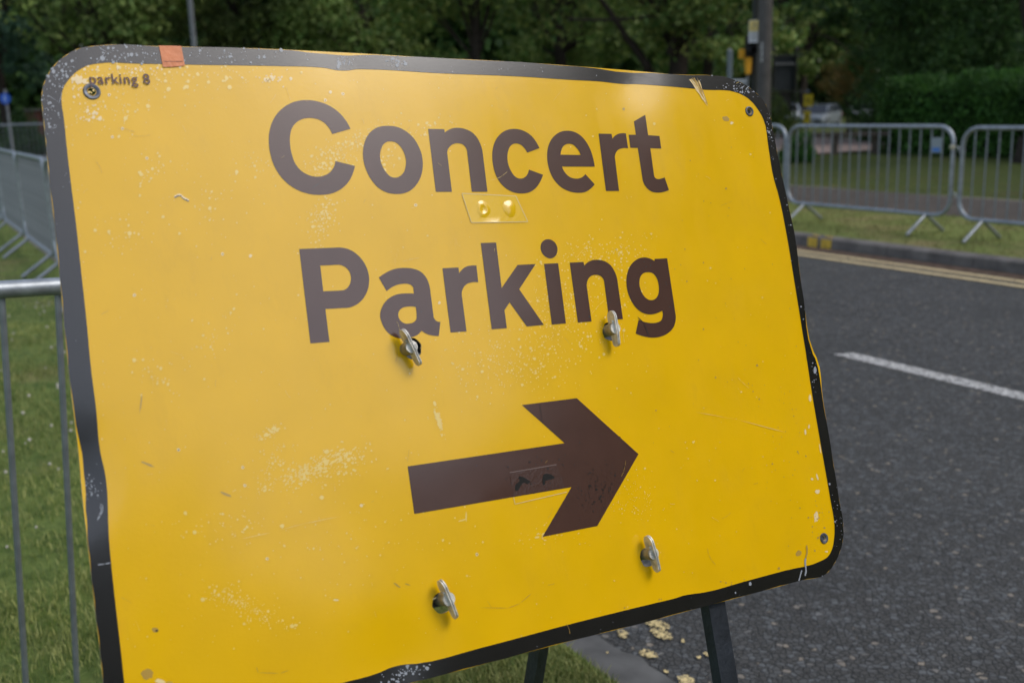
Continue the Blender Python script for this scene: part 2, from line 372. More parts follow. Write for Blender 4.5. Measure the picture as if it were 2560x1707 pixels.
# ================================================================== the sign
SO = np.array([-0.49995953, 1.16862479, 1.57890882]); SX = np.array([0.86663064, 0.49560318, -0.05769599])
SY = np.array([0.11768958, -0.31541666, -0.94162705]); SNO = -np.cross(SX, SY); SNO /= np.linalg.norm(SNO)
FOOT = SO + SX * .525 + SY * 1.62; FOOT[2] = .03
DENTS = []
def wsurf(x, y):
    """outward bulge of the battered sheet, metres"""
    w = .0011 * math.sin(5.1 * x + 1.0) * math.sin(6.3 * y + .4) + .0006 * math.sin(13 * x + 2 + 3 * y) * math.sin(9 * y + 1)
    for (cx, cy, sx, sy, a) in DENTS: w += a * math.exp(-((x - cx) / sx) ** 2 - ((y - cy) / sy) ** 2)
    return w
def sw(u, v, wo=0.):
    d = ray(u, v); q = np.array([0., 0.]); o = wo
    for _ in range(3):
        t = ((SO + SNO * o - [0, 0, CAMH]) @ SNO) / (d @ SNO); p = np.array([0, 0, CAMH]) + d * t - SO; q = np.array([p @ SX, p @ SY]); o = wo + wsurf(q[0], q[1])
    return q
REAR = .80
for (u, v, sx, sy, a) in [(845, 140, .05, .04, -.0008), (1560, 185, .05, .05, -.003), (200, 1190, .03, .05, -.004), (2040, 900, .04, .06, -.003),
                          (1735, 1495, .045, .04, -.003), (990, 1650, .05, .04, -.003), (1700, 330, .06, .10, .003)]:
    q = sw(u, v); DENTS.append((q[0], q[1], sx, sy, a))
def S3(x, y, o=0.): return SO + SX * x + SY * y + SNO * (wsurf(x, y) + o)

def catmull(pts, closed=True, seg=8):
    """pts: (x,y[,1]) ; 1 marks a corner. returns sampled outline"""
    n = len(pts); outp = []
    P2 = [np.array(p[:2], float) for p in pts]; cor = [len(p) > 2 and p[2] for p in pts]
    rngi = range(n if closed else n - 1)
    for i in rngi:
        j = (i + 1) % n; p1, p2 = P2[i], P2[j]
        if cor[i] and cor[j]: outp.append(p1); continue
        L = np.linalg.norm(p2 - p1)
        def tan(k, at_corner, a, b):
            if at_corner: return None
            pa, pb = P2[(k - 1) % n], P2[(k + 1) % n]; d0 = np.linalg.norm(P2[k] - pa) + 1e-9; d1 = np.linalg.norm(pb - P2[k]) + 1e-9
            v = ((P2[k] - pa) / d0 * d1 + (pb - P2[k]) / d1 * d0) / (d0 + d1); return v / (np.linalg.norm(v) + 1e-9)
        t1 = tan(i, cor[i], 0, 0); t2 = tan(j, cor[j], 0, 0)
        ch = (p2 - p1) / (L + 1e-9)
        if t1 is None: t1 = 2 * ch * (t2 @ ch) - t2 if t2 is not None else ch
        if t2 is None: t2 = 2 * ch * (t1 @ ch) - t1
        ca = max(.2, float(t1 @ ch)); cb = max(.2, float(t2 @ ch)); t1 = t1 * L / (.5 + .5 * ca); t2 = t2 * L / (.5 + .5 * cb)
        for s in range(seg):
            q = s / seg; h00 = 2 * q ** 3 - 3 * q * q + 1; h10 = q ** 3 - 2 * q * q + q; h01 = -2 * q ** 3 + 3 * q * q; h11 = q ** 3 - q * q
            outp.append(h00 * p1 + h10 * t1 + h01 * p2 + h11 * t2)
    if not closed: outp.append(P2[-1])
    return outp
def inside(p, loop):
    x, y = p; c = False; n = len(loop)
    for i in range(n):
        x1, y1 = loop[i]; x2, y2 = loop[i - 1]
        if (y1 > y) != (y2 > y) and x < (x2 - x1) * (y - y1) / (y2 - y1) + x1: c = not c
    return c
def fill(loops, grid=.02):
    """triangulate outer loop + holes (even-odd) in sign coordinates with interior points so that it follows the bent sheet"""
    V = []; E = []
    for L in loops:
        k = len(V); V += [Vector((float(a), float(b))) for a, b in L]; E += [(k + i, k + (i + 1) % len(L)) for i in range(len(L))]
    A = np.array([[p.x, p.y] for p in V]); lo, hi = A.min(0), A.max(0)
    if grid:
        xs_ = np.arange(math.ceil(lo[0] / grid) * grid, hi[0], grid); ys_ = np.arange(math.ceil(lo[1] / grid) * grid, hi[1], grid)
        for x in xs_:
            for y in ys_:
                if np.min((A[:, 0] - x) ** 2 + (A[:, 1] - y) ** 2) < (grid * .3) ** 2: continue
                if sum(inside((x, y), L) for L in loops) % 2: V.append(Vector((x, y)))
    r = geometry.delaunay_2d_cdt(V, E, [], 0, 1e-7)
    vs, fs = r[0], r[2]; keep = []
    for f in fs:
        c = [sum(vs[i].x for i in f) / 3, sum(vs[i].y for i in f) / 3]
        if sum(inside(c, L) for L in loops) % 2: keep.append(tuple(f))
    return [(p.x, p.y) for p in vs], keep
def decal(name, loops, m, parent, o=.0004, grid=.02):
    vs, fs = fill(loops, grid); mb = MB(); V = [S3(x, y, o) for x, y in vs]; F = []
    for f in fs:
        a, b_, c = [V[i] for i in f]; F.append(f if np.cross(b_ - a, c - a) @ SNO > 0 else f[::-1])
    mb.add(V, F); ob = build(name, mb, m, parent, FOOT, smooth=True); return ob
def Z(pts, ox, oy, s): return [((p[0] / s + ox), (p[1] / s + oy), *p[2:]) for p in pts]
def toS(pts): return [tuple(sw(p[0], p[1])) for p in pts]

# ---- sign materials
m_yellow = mat('sign_yellow', (.79, .455, .002), .20, .42, nscale=14, namt=.035, bump=.05, bscale=300, coat=.35)
def sheen(m, cr=.10):
    b = m.node_tree.nodes['Principled BSDF']; b.inputs['Coat Roughness'].default_value = cr
sheen(m_yellow)
t = m_yellow.node_tree; b = t.nodes['Principled BSDF']; tcn = t.nodes.new('ShaderNodeTexCoord')
src = [l for l in t.links if l.to_socket == b.inputs['Base Color']][0].from_socket
mp = t.nodes.new('ShaderNodeMapping'); mp.inputs['Scale'].default_value = (9, 9, 1.6); n = t.nodes.new('ShaderNodeTexNoise'); n.inputs['Scale'].default_value = 2.2; n.inputs['Detail'].default_value = 12; n.inputs['Roughness'].default_value = .75
t.links.new(tcn.outputs['Object'], mp.inputs['Vector']); t.links.new(mp.outputs[0], n.inputs['Vector'])
r = t.nodes.new('ShaderNodeMapRange'); r.inputs['From Min'].default_value = .55; r.inputs['From Max'].default_value = .85; r.inputs['To Max'].default_value = .30; t.links.new(n.outputs['Fac'], r.inputs['Value'])
mm = t.nodes.new('ShaderNodeMix'); mm.data_type = 'RGBA'; mm.inputs[7].default_value = (.50, .27, .02, 1); t.links.new(r.outputs[0], mm.inputs[0]); t.links.new(src, mm.inputs[6]); t.links.new(mm.outputs[2], b.inputs['Base Color'])
r2 = t.nodes.new('ShaderNodeMapRange'); r2.inputs['From Min'].default_value = .3; r2.inputs['From Max'].default_value = .75; r2.inputs['To Min'].default_value = .16; r2.inputs['To Max'].default_value = .30; t.links.new(n.outputs['Fac'], r2.inputs['Value']); t.links.new(r2.outputs[0], b.inputs['Roughness'])
m_edge = mat('sign_edge', (.40, .35, .27), .6, .4, nscale=60, namt=.4)
m_black = mat('sign_black', (.012, .011, .009), .24, .5, nscale=40, namt=.1, bump=.04, bscale=500, coat=.6); sheen(m_black, .12)
m_letter = mat('sign_lettering', (.074, .035, .024), .22, .5, nscale=30, namt=.06, bump=.03, bscale=420, coat=.4); sheen(m_letter, .12)
m_small = mat('sign_small_lettering', (.085, .035, .04), .35, .4)
m_back = mat('galvanised_back', (.30, .31, .31), .5, .5, metal=.3, nscale=12, namt=.2)
m_frame = mat('frame_paint', (.018, .022, .028), .38, .5, nscale=30, namt=.5, bump=.4, bscale=160)
m_zinc = mat('zinc', (.66, .64, .58), .42, .5, metal=.45, nscale=90, namt=.35, bump=.5, bscale=700)
m_zinc2 = mat('zinc_dark', (.36, .32, .22), .45, .5, metal=.5, nscale=120, namt=.4)

sign = empty('road_sign', FOOT)
tag(sign, 'yellow temporary road sign with black border lettered Concert Parking with right arrow', 'road sign')

OUT = [(238, 114.7), (196.6, 122), (167, 137), (137, 162), (119, 188), (109, 211), (104, 238), (107, 283), (112, 331), (116, 372), (125, 465), (140, 593), (152, 718), (164, 850), (179, 990),
       (196.6, 1133), (205.5, 1237), (214.5, 1317), (226, 1419), (238, 1526), (250, 1627), (258, 1707), (270, 1800), (276, 1840), (290, 1866), (316, 1880), (352, 1879), (420, 1865), (700, 1792),
       (1026, 1707), (1200, 1661.5), (1441, 1597.5), (1581, 1563), (1760, 1515.5), (1900, 1478), (2003, 1450), (2065.5, 1433.6), (2083, 1413), (2098, 1383), (2106.7, 1353), (2108, 1311.5),
       (2098, 1249), (2080, 1136), (2056.6, 993), (2042, 895), (2034, 879), (2009, 748), (1985, 578), (1957, 450), (1946, 396), (1931.5, 322), (1927, 298), (1914, 262), (1890, 232), (1870, 217), (1849, 205),
       (1677, 186), (1492, 170), (1300, 156), (1047, 143), (898, 134), (790, 128.7), (700, 124), (453, 117), (399, 116)]
# inner edge of the black border, traced
INN = [(240, 160), (215, 166), (190, 181), (170, 202), (158, 222), (154, 240), (160, 300), (168, 380), (178, 465), (190, 560), (204, 690), (216, 800), (229, 935), (240, 1020), (251, 1132),
       (262, 1180), (268, 1230), (270, 1290), (272, 1340), (280, 1430), (291, 1530), (302, 1625), (311, 1707), (322, 1790), (330, 1822), (352, 1833), (400, 1826), (700, 1748),
       (850, 1707), (946, 1681), (976, 1668), (1010, 1660), (1040, 1658), (1200, 1619), (1441, 1555), (1640, 1506), (1686, 1495), (1708, 1488), (1730, 1484), (1760, 1480), (1860, 1453), (1960, 1426), (2055, 1400),
       (2068, 1392), (2079, 1374), (2085, 1345), (2086, 1318), (2075, 1245), (2055, 1130), (2026, 960), (2020, 920), (2016, 895), (2014, 880), (2009, 850), (1998, 780), (1985, 700), (1966, 585), (1944, 480), (1935, 450), (1921, 370), (1908, 298), (1893, 272), (1873, 249), (1845, 233),
       (1760, 225), (1640, 214), (1590, 211), (1560, 211), (1537, 209), (1515, 206), (1420, 200), (1300, 192), (1100, 184), (915, 174), (890, 174), (868, 177), (840, 176), (815, 171), (780, 168), (700, 166), (453, 162), (350, 160)]
outS = toS(catmull(OUT, seg=4)); innS = toS(catmull(INN, seg=4))
HOLES_PX = [(1030.5, 871), (1526, 829), (1106, 1505), (1620, 1392)]
holesS = []
for k, (u, v) in enumerate(HOLES_PX):
    c = sw(u, v); r = .0128; ph = rng.rand(3) * 6
    holesS.append([(c[0] + r * (1 + .05 * math.sin(3 * a + ph[0]) + .03 * math.sin(7 * a + ph[1])) * math.cos(a), c[1] + r * (1 + .05 * math.sin(4 * a + ph[2])) * math.sin(a)) for a in np.linspace(0, 2 * math.pi, 28, endpoint=False)])
EYE_PX = [(229.5, 229.5, .0042, .0092), (1873, 279, .004, .008), (2059.5, 1345, .003, .008)]
eyeS = []
for (u, v, r, R_) in EYE_PX:
    c = sw(u, v); eyeS.append([(c[0] + r * math.cos(a), c[1] + r * math.sin(a)) for a in np.linspace(0, 2 * math.pi, 14, endpoint=False)])
# sheet: yellow front, grey back, real thickness
vs, fs = fill([outS] + holesS + eyeS, .016)
V = [S3(x, y, 0) for x, y in vs]; F = []
for f in fs:
    a, b_, c = [V[i] for i in f]; F.append(f if np.cross(b_ - a, c - a) @ SNO > 0 else f[::-1])
mb = MB(); mb.add(V, F); panel = build('panel', mb, m_yellow, sign, FOOT, smooth=True)
T = .0022; Vb = [p - SNO * T for p in V]; mb = MB(); mb.add(Vb, [f[::-1] for f in F]); build('backing', mb, m_back, sign, FOOT, smooth=True)
mb = MB()
for L in [outS] + holesS + eyeS:
    A = [S3(x, y, 0) for x, y in L]; B = [p - SNO * T for p in A]; k = len(A)
    mb.add(A + B, [(i, (i + 1) % k, (i + 1) % k + k, i + k) for i in range(k)])
build('sheet_edge', mb, m_edge, sign, FOOT)
# border: its outer edge runs just inside the sheet edge, further in where the sheet is kinked
cS = np.array([.525, .375]); bo = []
oa = np.array(outS)
for i in range(len(oa)):
    tn = oa[(i + 1) % len(oa)] - oa[i - 1]; nn = np.array([-tn[1], tn[0]]); nn /= np.linalg.norm(nn) + 1e-9
    if nn @ (cS - oa[i]) < 0: nn = -nn
    ins = .0003
    for (cx, cy, sx, sy, a_) in DENTS[:4]:
        ins += .0035 * math.exp(-((oa[i][0] - cx) / .045) ** 2 - ((oa[i][1] - cy) / .045) ** 2)
    ins += .0004 * math.sin(i * 1.7)
    bo.append(tuple(oa[i] + nn * ins))
decal('border', [bo, innS], m_black, sign)

# ---- lettering, traced from the sign: x, y in enlarged-photo pixels, 1 = corner
C_, K = 1, 1
G = {}
s1 = 1447 / 240
G['C'] = [Z([(1302, 497, 1), (1230, 370), (1130, 255), (1000, 160), (840, 95), (640, 66), (470, 88), (330, 152), (210, 255), (130, 380), (85, 520), (72, 690), (90, 850), (130, 1000), (205, 1150), (330, 1300), (480, 1405), (640, 1468), (840, 1492), (1020, 1470), (1180, 1390), (1290, 1270), (1345, 1150), (1370, 1058, 1),
             (1076, 984, 1), (1055, 1065), (1000, 1145), (910, 1200), (800, 1220), (680, 1198), (560, 1130), (470, 1020), (420, 890), (393, 740), (392, 600), (425, 480), (490, 400), (580, 350), (690, 334), (800, 350), (900, 400), (975, 480), (1028, 578, 1)], 660, 240, s1)]
s2 = 7.84
G['o'] = [Z([(640, 120), (800, 140), (960, 215), (1100, 330), (1215, 500), (1285, 680), (1307, 870), (1280, 1080), (1190, 1260), (1070, 1380), (930, 1440), (790, 1452), (620, 1428), (450, 1340), (310, 1190), (210, 1010), (150, 820), (135, 640), (165, 450), (240, 290), (360, 180), (490, 130)], 890, 300, s2),
          Z([(680, 422), (790, 452), (880, 540), (945, 660), (978, 790), (970, 920), (925, 1040), (850, 1112), (765, 1135), (670, 1108), (590, 1030), (520, 920), (480, 800), (470, 690), (490, 580), (540, 480), (605, 432)], 890, 300, s2)]
G['n'] = [Z([(80, 178, 1), (395, 186, 1), (405, 250, 1), (470, 205), (560, 168), (660, 158), (790, 178), (920, 235), (1030, 340), (1105, 480), (1145, 620, 1), (1242, 1410, 1), (936, 1410, 1), (845, 640, 1), (820, 550), (760, 485), (680, 462), (590, 470), (510, 520), (462, 590), (458, 690, 1), (545, 1410, 1), (230, 1410, 1)], 1060, 300, s2)]
G['c'] = [Z([(1085, 556, 1), (1010, 420), (920, 310), (790, 225), (640, 182), (500, 188), (370, 240), (260, 345), (190, 490), (162, 650), (168, 830), (205, 1010), (280, 1180), (400, 1320), (560, 1415), (740, 1442), (890, 1418), (1010, 1340), (1090, 1230), (1155, 1077, 1), (877, 976, 1), (855, 1055), (805, 1120), (740, 1150), (680, 1150), (600, 1105), (530, 1010), (480, 890), (456, 760), (465, 640), (500, 540), (560, 480), (630, 465), (710, 485), (780, 545), (845, 645, 1)], 1210, 300, s2)]
G['e'] = [Z([(1070, 918, 1), (1045, 780), (995, 610), (900, 430), (780, 300), (650, 232), (530, 215), (400, 238), (280, 315), (195, 430), (148, 580), (138, 720), (160, 900), (215, 1070), (300, 1210), (420, 1325), (570, 1400), (750, 1430), (890, 1412), (990, 1350), (1070, 1264, 1), (885, 1063, 1), (830, 1120), (760, 1150), (690, 1152), (590, 1125), (500, 1050), (445, 960), (430, 915, 1)], 1350, 300, s2),
          Z([(400, 684, 1), (415, 600), (455, 520), (510, 480), (570, 470), (640, 485), (710, 545), (760, 610), (793, 690, 1)], 1350, 300, s2)]
s3 = 1568 / 210
G['r'] = [Z([(46, 408, 1), (288, 413, 1), (304, 503, 1), (350, 450), (420, 412), (490, 401), (556, 404, 1), (597, 683, 1), (500, 680), (420, 705), (370, 765), (350, 850, 1), (428, 1478, 1), (183, 1478, 1)], 1490, 280, s3)]
G['t'] = [Z([(917, 58, 1), (971, 438, 1), (1182, 452, 1), (1216, 687, 1), (1012, 680, 1), (1082, 1190, 1), (1105, 1235), (1150, 1255), (1210, 1248), (1277, 1223, 1), (1360, 1460, 1), (1260, 1495), (1150, 1508), (1040, 1490), (950, 1425), (890, 1335), (862, 1230, 1), (778, 675, 1), (640, 672, 1), (608, 428, 1), (742, 430, 1), (706, 180, 1)], 1490, 280, s3)]
s4 = 1568 / 260
G['P'] = [Z([(108, 137, 1), (710, 114, 1), (850, 140), (970, 210), (1070, 320), (1140, 460), (1162, 620), (1130, 780), (1050, 910), (940, 990), (820, 1022, 1), (502, 1039, 1), (564, 1534, 1), (277, 1557, 1)], 730, 600, s4),
          Z([(425, 386, 1), (700, 372, 1), (780, 395), (850, 455), (885, 540), (885, 620), (855, 695), (805, 745), (740, 762, 1), (470, 773, 1)], 730, 600, s4)]
G['a'] = [Z([(133, 342, 1), (250, 262), (400, 190), (600, 156), (800, 172), (950, 230), (1060, 345), (1120, 490), (1145, 640, 1), (1203, 1090, 1), (1230, 1165), (1280, 1203), (1338, 1212, 1), (1307, 1487, 1), (1180, 1478), (1060, 1440), (970, 1383, 1), (910, 1450), (800, 1505), (640, 1535), (480, 1520), (350, 1455), (250, 1345), (185, 1210), (157, 1090), (180, 960), (250, 830), (370, 725), (500, 672), (650, 655), (820, 660, 1), (808, 545, 1), (770, 495), (700, 467), (600, 466), (480, 490), (380, 540), (284, 610, 1)], 930, 650, s2),
          Z([(852, 918, 1), (872, 1080), (865, 1165), (820, 1215), (740, 1243), (650, 1245), (575, 1205), (525, 1135), (512, 1060), (540, 985), (600, 935), (700, 912)], 930, 650, s2)]
s5 = 1882 / 300
G['r2'] = [Z([(163, 443, 1), (413, 432, 1), (424, 520, 1), (480, 455), (550, 413), (620, 401), (695, 401, 1), (723, 662, 1), (620, 665), (540, 695), (485, 760), (465, 860, 1), (540, 1432, 1), (290, 1450, 1)], 1080, 600, s5)]
G['k'] = [Z([(764, 48, 1), (1003, 41, 1), (1090, 752, 1), (1340, 392, 1), (1624, 378, 1), (1366, 773, 1), (1753, 1332, 1), (1484, 1355, 1), (1215, 978, 1), (1135, 1102, 1), (1172, 1382, 1), (935, 1400, 1)], 1080, 600, s5)]
s6 = 1568 / 250
G['i'] = [Z([(187, 437, 1), (408, 427, 1), (530, 1370, 1), (309, 1390, 1)], 1330, 590, s6)]
G['dot'] = [Z([(252, 52), (330, 80), (385, 150), (395, 240), (360, 320), (290, 353), (215, 330), (155, 265), (133, 180), (155, 100), (200, 62)], 1330, 590, s6)]
G['n2'] = [Z([(590, 419, 1), (808, 408, 1), (818, 466, 1), (870, 415), (940, 382), (1020, 374), (1120, 390), (1220, 450), (1290, 550), (1335, 680, 1), (1424, 1303, 1), (1208, 1320, 1), (1130, 720, 1), (1105, 660), (1060, 622), (1000, 610), (930, 625), (880, 675), (858, 750), (860, 810, 1), (933, 1340, 1), (717, 1358, 1)], 1330, 590, s6)]
s7 = 1568 / 220
G['g'] = [Z([(685, 124, 1), (909, 113, 1), (1057, 1100, 1), (1058, 1230), (1010, 1360), (910, 1455), (780, 1510), (640, 1525), (500, 1505), (347, 1453, 1), (400, 1208, 1), (500, 1245), (620, 1265), (730, 1255), (800, 1220), (828, 1150), (820, 1046, 1), (740, 1085), (620, 1112), (500, 1095), (380, 1020), (280, 890), (215, 740), (183, 570), (195, 400), (245, 260), (330, 160), (430, 108), (530, 100), (620, 125), (683, 165, 1)], 1540, 630, s7),
          Z([(560, 362), (640, 375), (710, 445), (750, 550), (762, 660), (745, 770), (690, 840), (620, 858), (550, 835), (480, 760), (430, 650), (415, 530), (440, 430), (490, 378)], 1540, 630, s7)]
for gname, gl in G.items():
    if gname == 'dot': continue
    loops = [toS(catmull(L, seg=6)) for L in gl]
    if gname == 'i': # body and dot are one letter
        dl_ = toS(catmull(G['dot'][0], seg=6)); loops = loops + [dl_]
    decal('letter', loops, m_letter, sign)
AR = Z([(1154, 160, 1), (1675, 95, 1), (2261, 625, 1), (1870, 1305, 1), (1350, 1408, 1), (1625, 937, 1), (135, 1191, 1), (72, 741, 1), (1560, 521, 1)], 1000, 970, 2352 / 620)
decal('arrow', [toS(AR)], m_letter, sign)
# small lettering
def font_loops(text, x0, y0, x1, y1, h, bold, parent, m, name, o=.0017, skew=0.):
    cu = bpy.data.curves.new('t', 'FONT'); cu.body = text; cu.offset = bold; cu.resolution_u = 4; cu.space_character = 1.08
    ob = bpy.data.objects.new('t', cu); col.objects.link(ob)
    dg = bpy.context.evaluated_depsgraph_get(); dg.update(); me = bpy.data.meshes.new_from_object(ob.evaluated_get(dg))
    V = np.array([v.co[:] for v in me.vertices]); F = [tuple(p.vertices) for p in me.polygons]
    bpy.data.objects.remove(ob); W = V[:, 0].max() - V[:, 0].min(); x_ = (V[:, 0] - V[:, 0].min()) / W; y_ = V[:, 1] / .72
    a = sw(x0, y0); b = sw(x1, y1); dv = b - a; up = np.array([dv[1], -dv[0]]); up /= np.linalg.norm(up)
    mb = MB(); mb.add([S3(*(a + dv * xx + up * h * yy), o) for xx, yy in zip(x_, y_)], F); return build(name, mb, m, parent, FOOT)
font_loops('parking 8', 225, 211.5, 376, 211.5, 0.0122, .008, sign, m_small, 'small_lettering')

# eyelets: pressed rings round the rivet holes
m_eye = mat('eyelet_metal', (.10, .11, .13), .4, .5, metal=.5, nscale=200, namt=.6)
for (u, v, r, R_) in EYE_PX:
    c = sw(u, v); mb = MB(); A = np.linspace(0, 2 * math.pi, 24, endpoint=False); rings = [(R_, .0004), (R_ * .93, .0016), (R_ * .78, .0018), (r * 1.15, .0007), (r, -.004)]
    Vv = [S3(c[0] + q * math.cos(a), c[1] + q * math.sin(a), o_) for q, o_ in rings for a in A]
    mb.add(Vv, [(i * 24 + k, i * 24 + (k + 1) % 24, (i + 1) * 24 + (k + 1) % 24, (i + 1) * 24 + k) for i in range(4) for k in range(24)]); mb.smooth = True
    build('eyelet', mb, m_eye, sign, FOOT)

# patches of clear tape over old holes
m_tape_y = mat('patch_yellow', (.79, .48, .008), .22, .5, bump=.1, bscale=300, coat=.5)
m_tape_e = mat('patch_edge', (.72, .55, .22), .4, .4)
m_tape_d = mat('patch_dark', (.070, .034, .024), .24, .5, bump=.2, bscale=300, coat=.5)
m_torn = mat('torn_vinyl', (.008, .007, .005), .6, .3)
def lineloop(pts, wd, o, name, m, parent=sign, closed=True):
    pts = [np.array(sw(*p)) for p in pts]; n = len(pts); mb = MB(); rg = range(n if closed else n - 1)
    for i in rg:
        a, b = pts[i], pts[(i + 1) % n]; t_ = (b - a) / np.linalg.norm(b - a); q = np.array([-t_[1], t_[0]]) * wd / 2
        k = max(1, int(np.linalg.norm(b - a) / .02))
        for j in range(k):
            p0 = a + (b - a) * j / k; p1 = a + (b - a) * (j + 1) / k
            mb.add([S3(*(p0 - q), o), S3(*(p1 - q), o), S3(*(p1 + q), o), S3(*(p0 + q), o)], [(0, 1, 2, 3)])
    return build(name, mb, m, parent, FOOT)
P1 = [(1154, 484), (1289, 491), (1319, 555), (1178, 557)]
pp = decal('patch', [toS(P1)], m_tape_y, sign, .0006, .01)
lineloop(P1, .0011, .0008, 'patch_edge', m_tape_e, pp)
def dome(u, v, r, h, m, name, ring=False):
    c = sw(u, v); mb = MB(); n = 20; rows = 6; Vv = []
    for i in range(rows + 1):
        q = i / rows
        for k in range(n):
            a = 2 * math.pi * k / n; rr = r * q * (1 + .06 * math.sin(3 * a + u))
            z = h * (1 - q * q) if not ring else h * math.exp(-((q - .6) / .22) ** 2) * (1 - q ** 6)
            Vv.append(S3(c[0] + rr * math.cos(a), c[1] + rr * 1.15 * math.sin(a), .0007 + z))
    mb.add(Vv, [(i * n + k, (i + 1) * n + k, (i + 1) * n + (k + 1) % n, i * n + (k + 1) % n) for i in range(rows) for k in range(n)]); mb.smooth = True
    return build(name, mb, m, pp, FOOT)
dome(1207.5, 524, .010, 0.0012, m_tape_y, 'bump', True); dome(1273, 522, .010, .0016, m_tape_y, 'bump')
P2_ = [(1273, 1181), (1390, 1161), (1416, 1229.5), (1287, 1259.5)]
clip_in = [(1273, 1181), (1390, 1161), (1413, 1217), (1283, 1240)]
pq = decal('patch', [toS(clip_in)], m_tape_d, sign, .0007, .01)
lineloop([(1273, 1181), (1390, 1161)], .0013, .0009, 'patch_edge', mat('patch_dark_edge', (.15, .10, .085), .4, .4), pq, False)
lineloop([(1283, 1242), (1287, 1259.5), (1416, 1229.5)], .0008, .0008, 'patch_edge', m_tape_e, pq, False)
s8 = 2352 / 620
for L in ([(1095, 975, 1), (1090, 920), (1130, 870), (1120, 850), (1165, 842), (1200, 862), (1235, 885, 1), (1215, 905), (1170, 895), (1140, 930), (1110, 972)], [(1352, 915, 1), (1350, 850), (1362, 818), (1405, 812), (1445, 828), (1466, 850, 1), (1440, 862), (1400, 870), (1375, 880), (1360, 918)]):
    decal('tear', [toS(catmull(Z(L, 1000, 970, s8), seg=4))], m_torn, pq, .001, 0)

# orange tape over the top border
m_orange = mat('orange_tape', (.66, .22, .085), .45, .4, nscale=60, namt=.12, bump=.3, bscale=200)
tp = decal('orange_tape', [toS([(397, 115.5), (425, 115.8), (453, 116.6), (457, 140), (461.5, 165.5), (434, 168.5), (407, 169), (402, 142)])], m_orange, sign, .0012, 0)
mb = MB()
for k in range(19):   # the line of tiny print
    u = 408.5 + k * 2.55; hh = 1.3 + .8 * rng.rand(); L = toS([(u, 155.3 - hh / 2 + k * .02), (u + 1.7, 155.3 - hh / 2), (u + 1.7, 155.3 + hh / 2), (u, 155.3 + hh / 2)])
    mb.add([S3(*q, .0015) for q in L], [(0, 1, 2, 3)])
build('print', mb, mat('print_ink', (.10, .05, .06), .6, .3), tp, FOOT)

# ---- chips, specks and scuffs in the sheeting
def ngon(c, rx, ry, rot, n=7, irr=.3):
    return [(c[0] + rx * (1 + irr * (rng.rand() - .5) * 2) * math.cos(a) * math.cos(rot) - ry * math.sin(a) * math.sin(rot), c[1] + rx * math.cos(a) * math.sin(rot) + ry * (1 + irr * (rng.rand() - .5) * 2) * math.sin(a) * math.cos(rot)) for a in np.linspace(0, 2 * math.pi, n, endpoint=False)]
innA = innS; outA = bo; letterloops = []
for gname, gl in G.items(): letterloops.append([np.array(toS(catmull(L, seg=3))) for L in gl])
letterloops.append([np.array(toS(AR))])
lbb = [(l[0].min(0), l[0].max(0)) for l in letterloops]
def on_letter(q):
    for (lo, hi), ls in zip(lbb, letterloops):
        if lo[0] < q[0] < hi[0] and lo[1] < q[1] < hi[1] and sum(inside(q, L) for L in ls) % 2: return True
    return False
chips = {'cream': MB(), 'pale': MB(), 'brown': MB(), 'dark': MB(), 'grey': MB()}
cnt = [0]
def put(kind_, px, rx, ry, rot=0., where='yellow', n=7, irr=.3):
    q = sw(*px)
    if not (-.01 < q[0] < 1.06 and -.01 < q[1] < .76): return
    ii = inside(q, innA)
    if where == 'yellow' and (not ii or on_letter(q)): return
    if where == 'border' and (ii or not inside(q, outA)): return
    if where == 'letter' and not on_letter(q): return
    if where == 'any' and not inside(q, outA): return
    cnt[0] += 1; L = ngon(px, rx, ry, rot, n, irr); o = (.00022 if where == 'yellow' else .00065) + .000012 * (cnt[0] % 12)
    chips[kind_].add([S3(*sw(*p), o) for p in L][::-1], [tuple(range(len(L)))])
def cluster(cx, cy, rx, ry, rot, n, size, kind_='pale', where='yellow', asp=1., arot=0., maxs=3.2):
    for _ in range(n):
        a, b = rng.randn(2) * .55; u = cx + a * rx * math.cos(rot) - b * ry * math.sin(rot); v = cy + a * rx * math.sin(rot) + b * ry * math.cos(rot)
        s_ = size * min(maxs, .5 + rng.gamma(1.3, .45)); put(kind_, (u, v), s_ * asp, s_, arot + rng.randn() * .3, where)
for _ in range(900):
    u = 150 + 1850 * rng.rand() ** 1.5; v = 150 + 1500 * rng.rand(); s_ = .6 + rng.gamma(1.2, .45); put('pale', (u, v), s_, s_)
cluster(260, 230, 150, 90, 0, 200, 1.7); cluster(330, 175, 100, 10, 0, 40, 2.0, 'cream'); cluster(200, 200, 25, 35, 0, 50, 2.8, 'cream'); cluster(230, 285, 35, 20, -.4, 30, 2.4, 'cream')
cluster(500, 185, 200, 35, 0, 100, 2.2); cluster(680, 200, 50, 15, 0, 25, 2.4, 'cream'); cluster(870, 370, 130, 28, -.5, 220, 1.4); cluster(830, 400, 60, 40, 0, 80, 2.1); cluster(970, 390, 30, 30, 0, 25, 2.1)
cluster(808, 545, 30, 65, .2, 170, 1.5); cluster(1080, 320, 80, 25, -.4, 40, 1.8)
cluster(1290, 900, 170, 80, -.1, 480, 1.25); cluster(1390, 760, 90, 90, 0, 330, 1.15); cluster(1500, 640, 120, 50, -.2, 230, 1.15); cluster(1545, 740, 60, 90, 0, 120, 1.15)
cluster(790, 1165, 90, 20, -.45, 260, 1.25, 'pale', asp=2.0, arot=-.6, maxs=4); cluster(700, 1140, 50, 40, 0, 70, 1.4); cluster(760, 1190, 130, 30, -.1, 200, 1.0, asp=1.5, arot=-.4); cluster(672, 1082, 32, 12, -.4, 45, 1.5, asp=1.5); cluster(870, 1150, 60, 25, -.5, 90, 1.8)
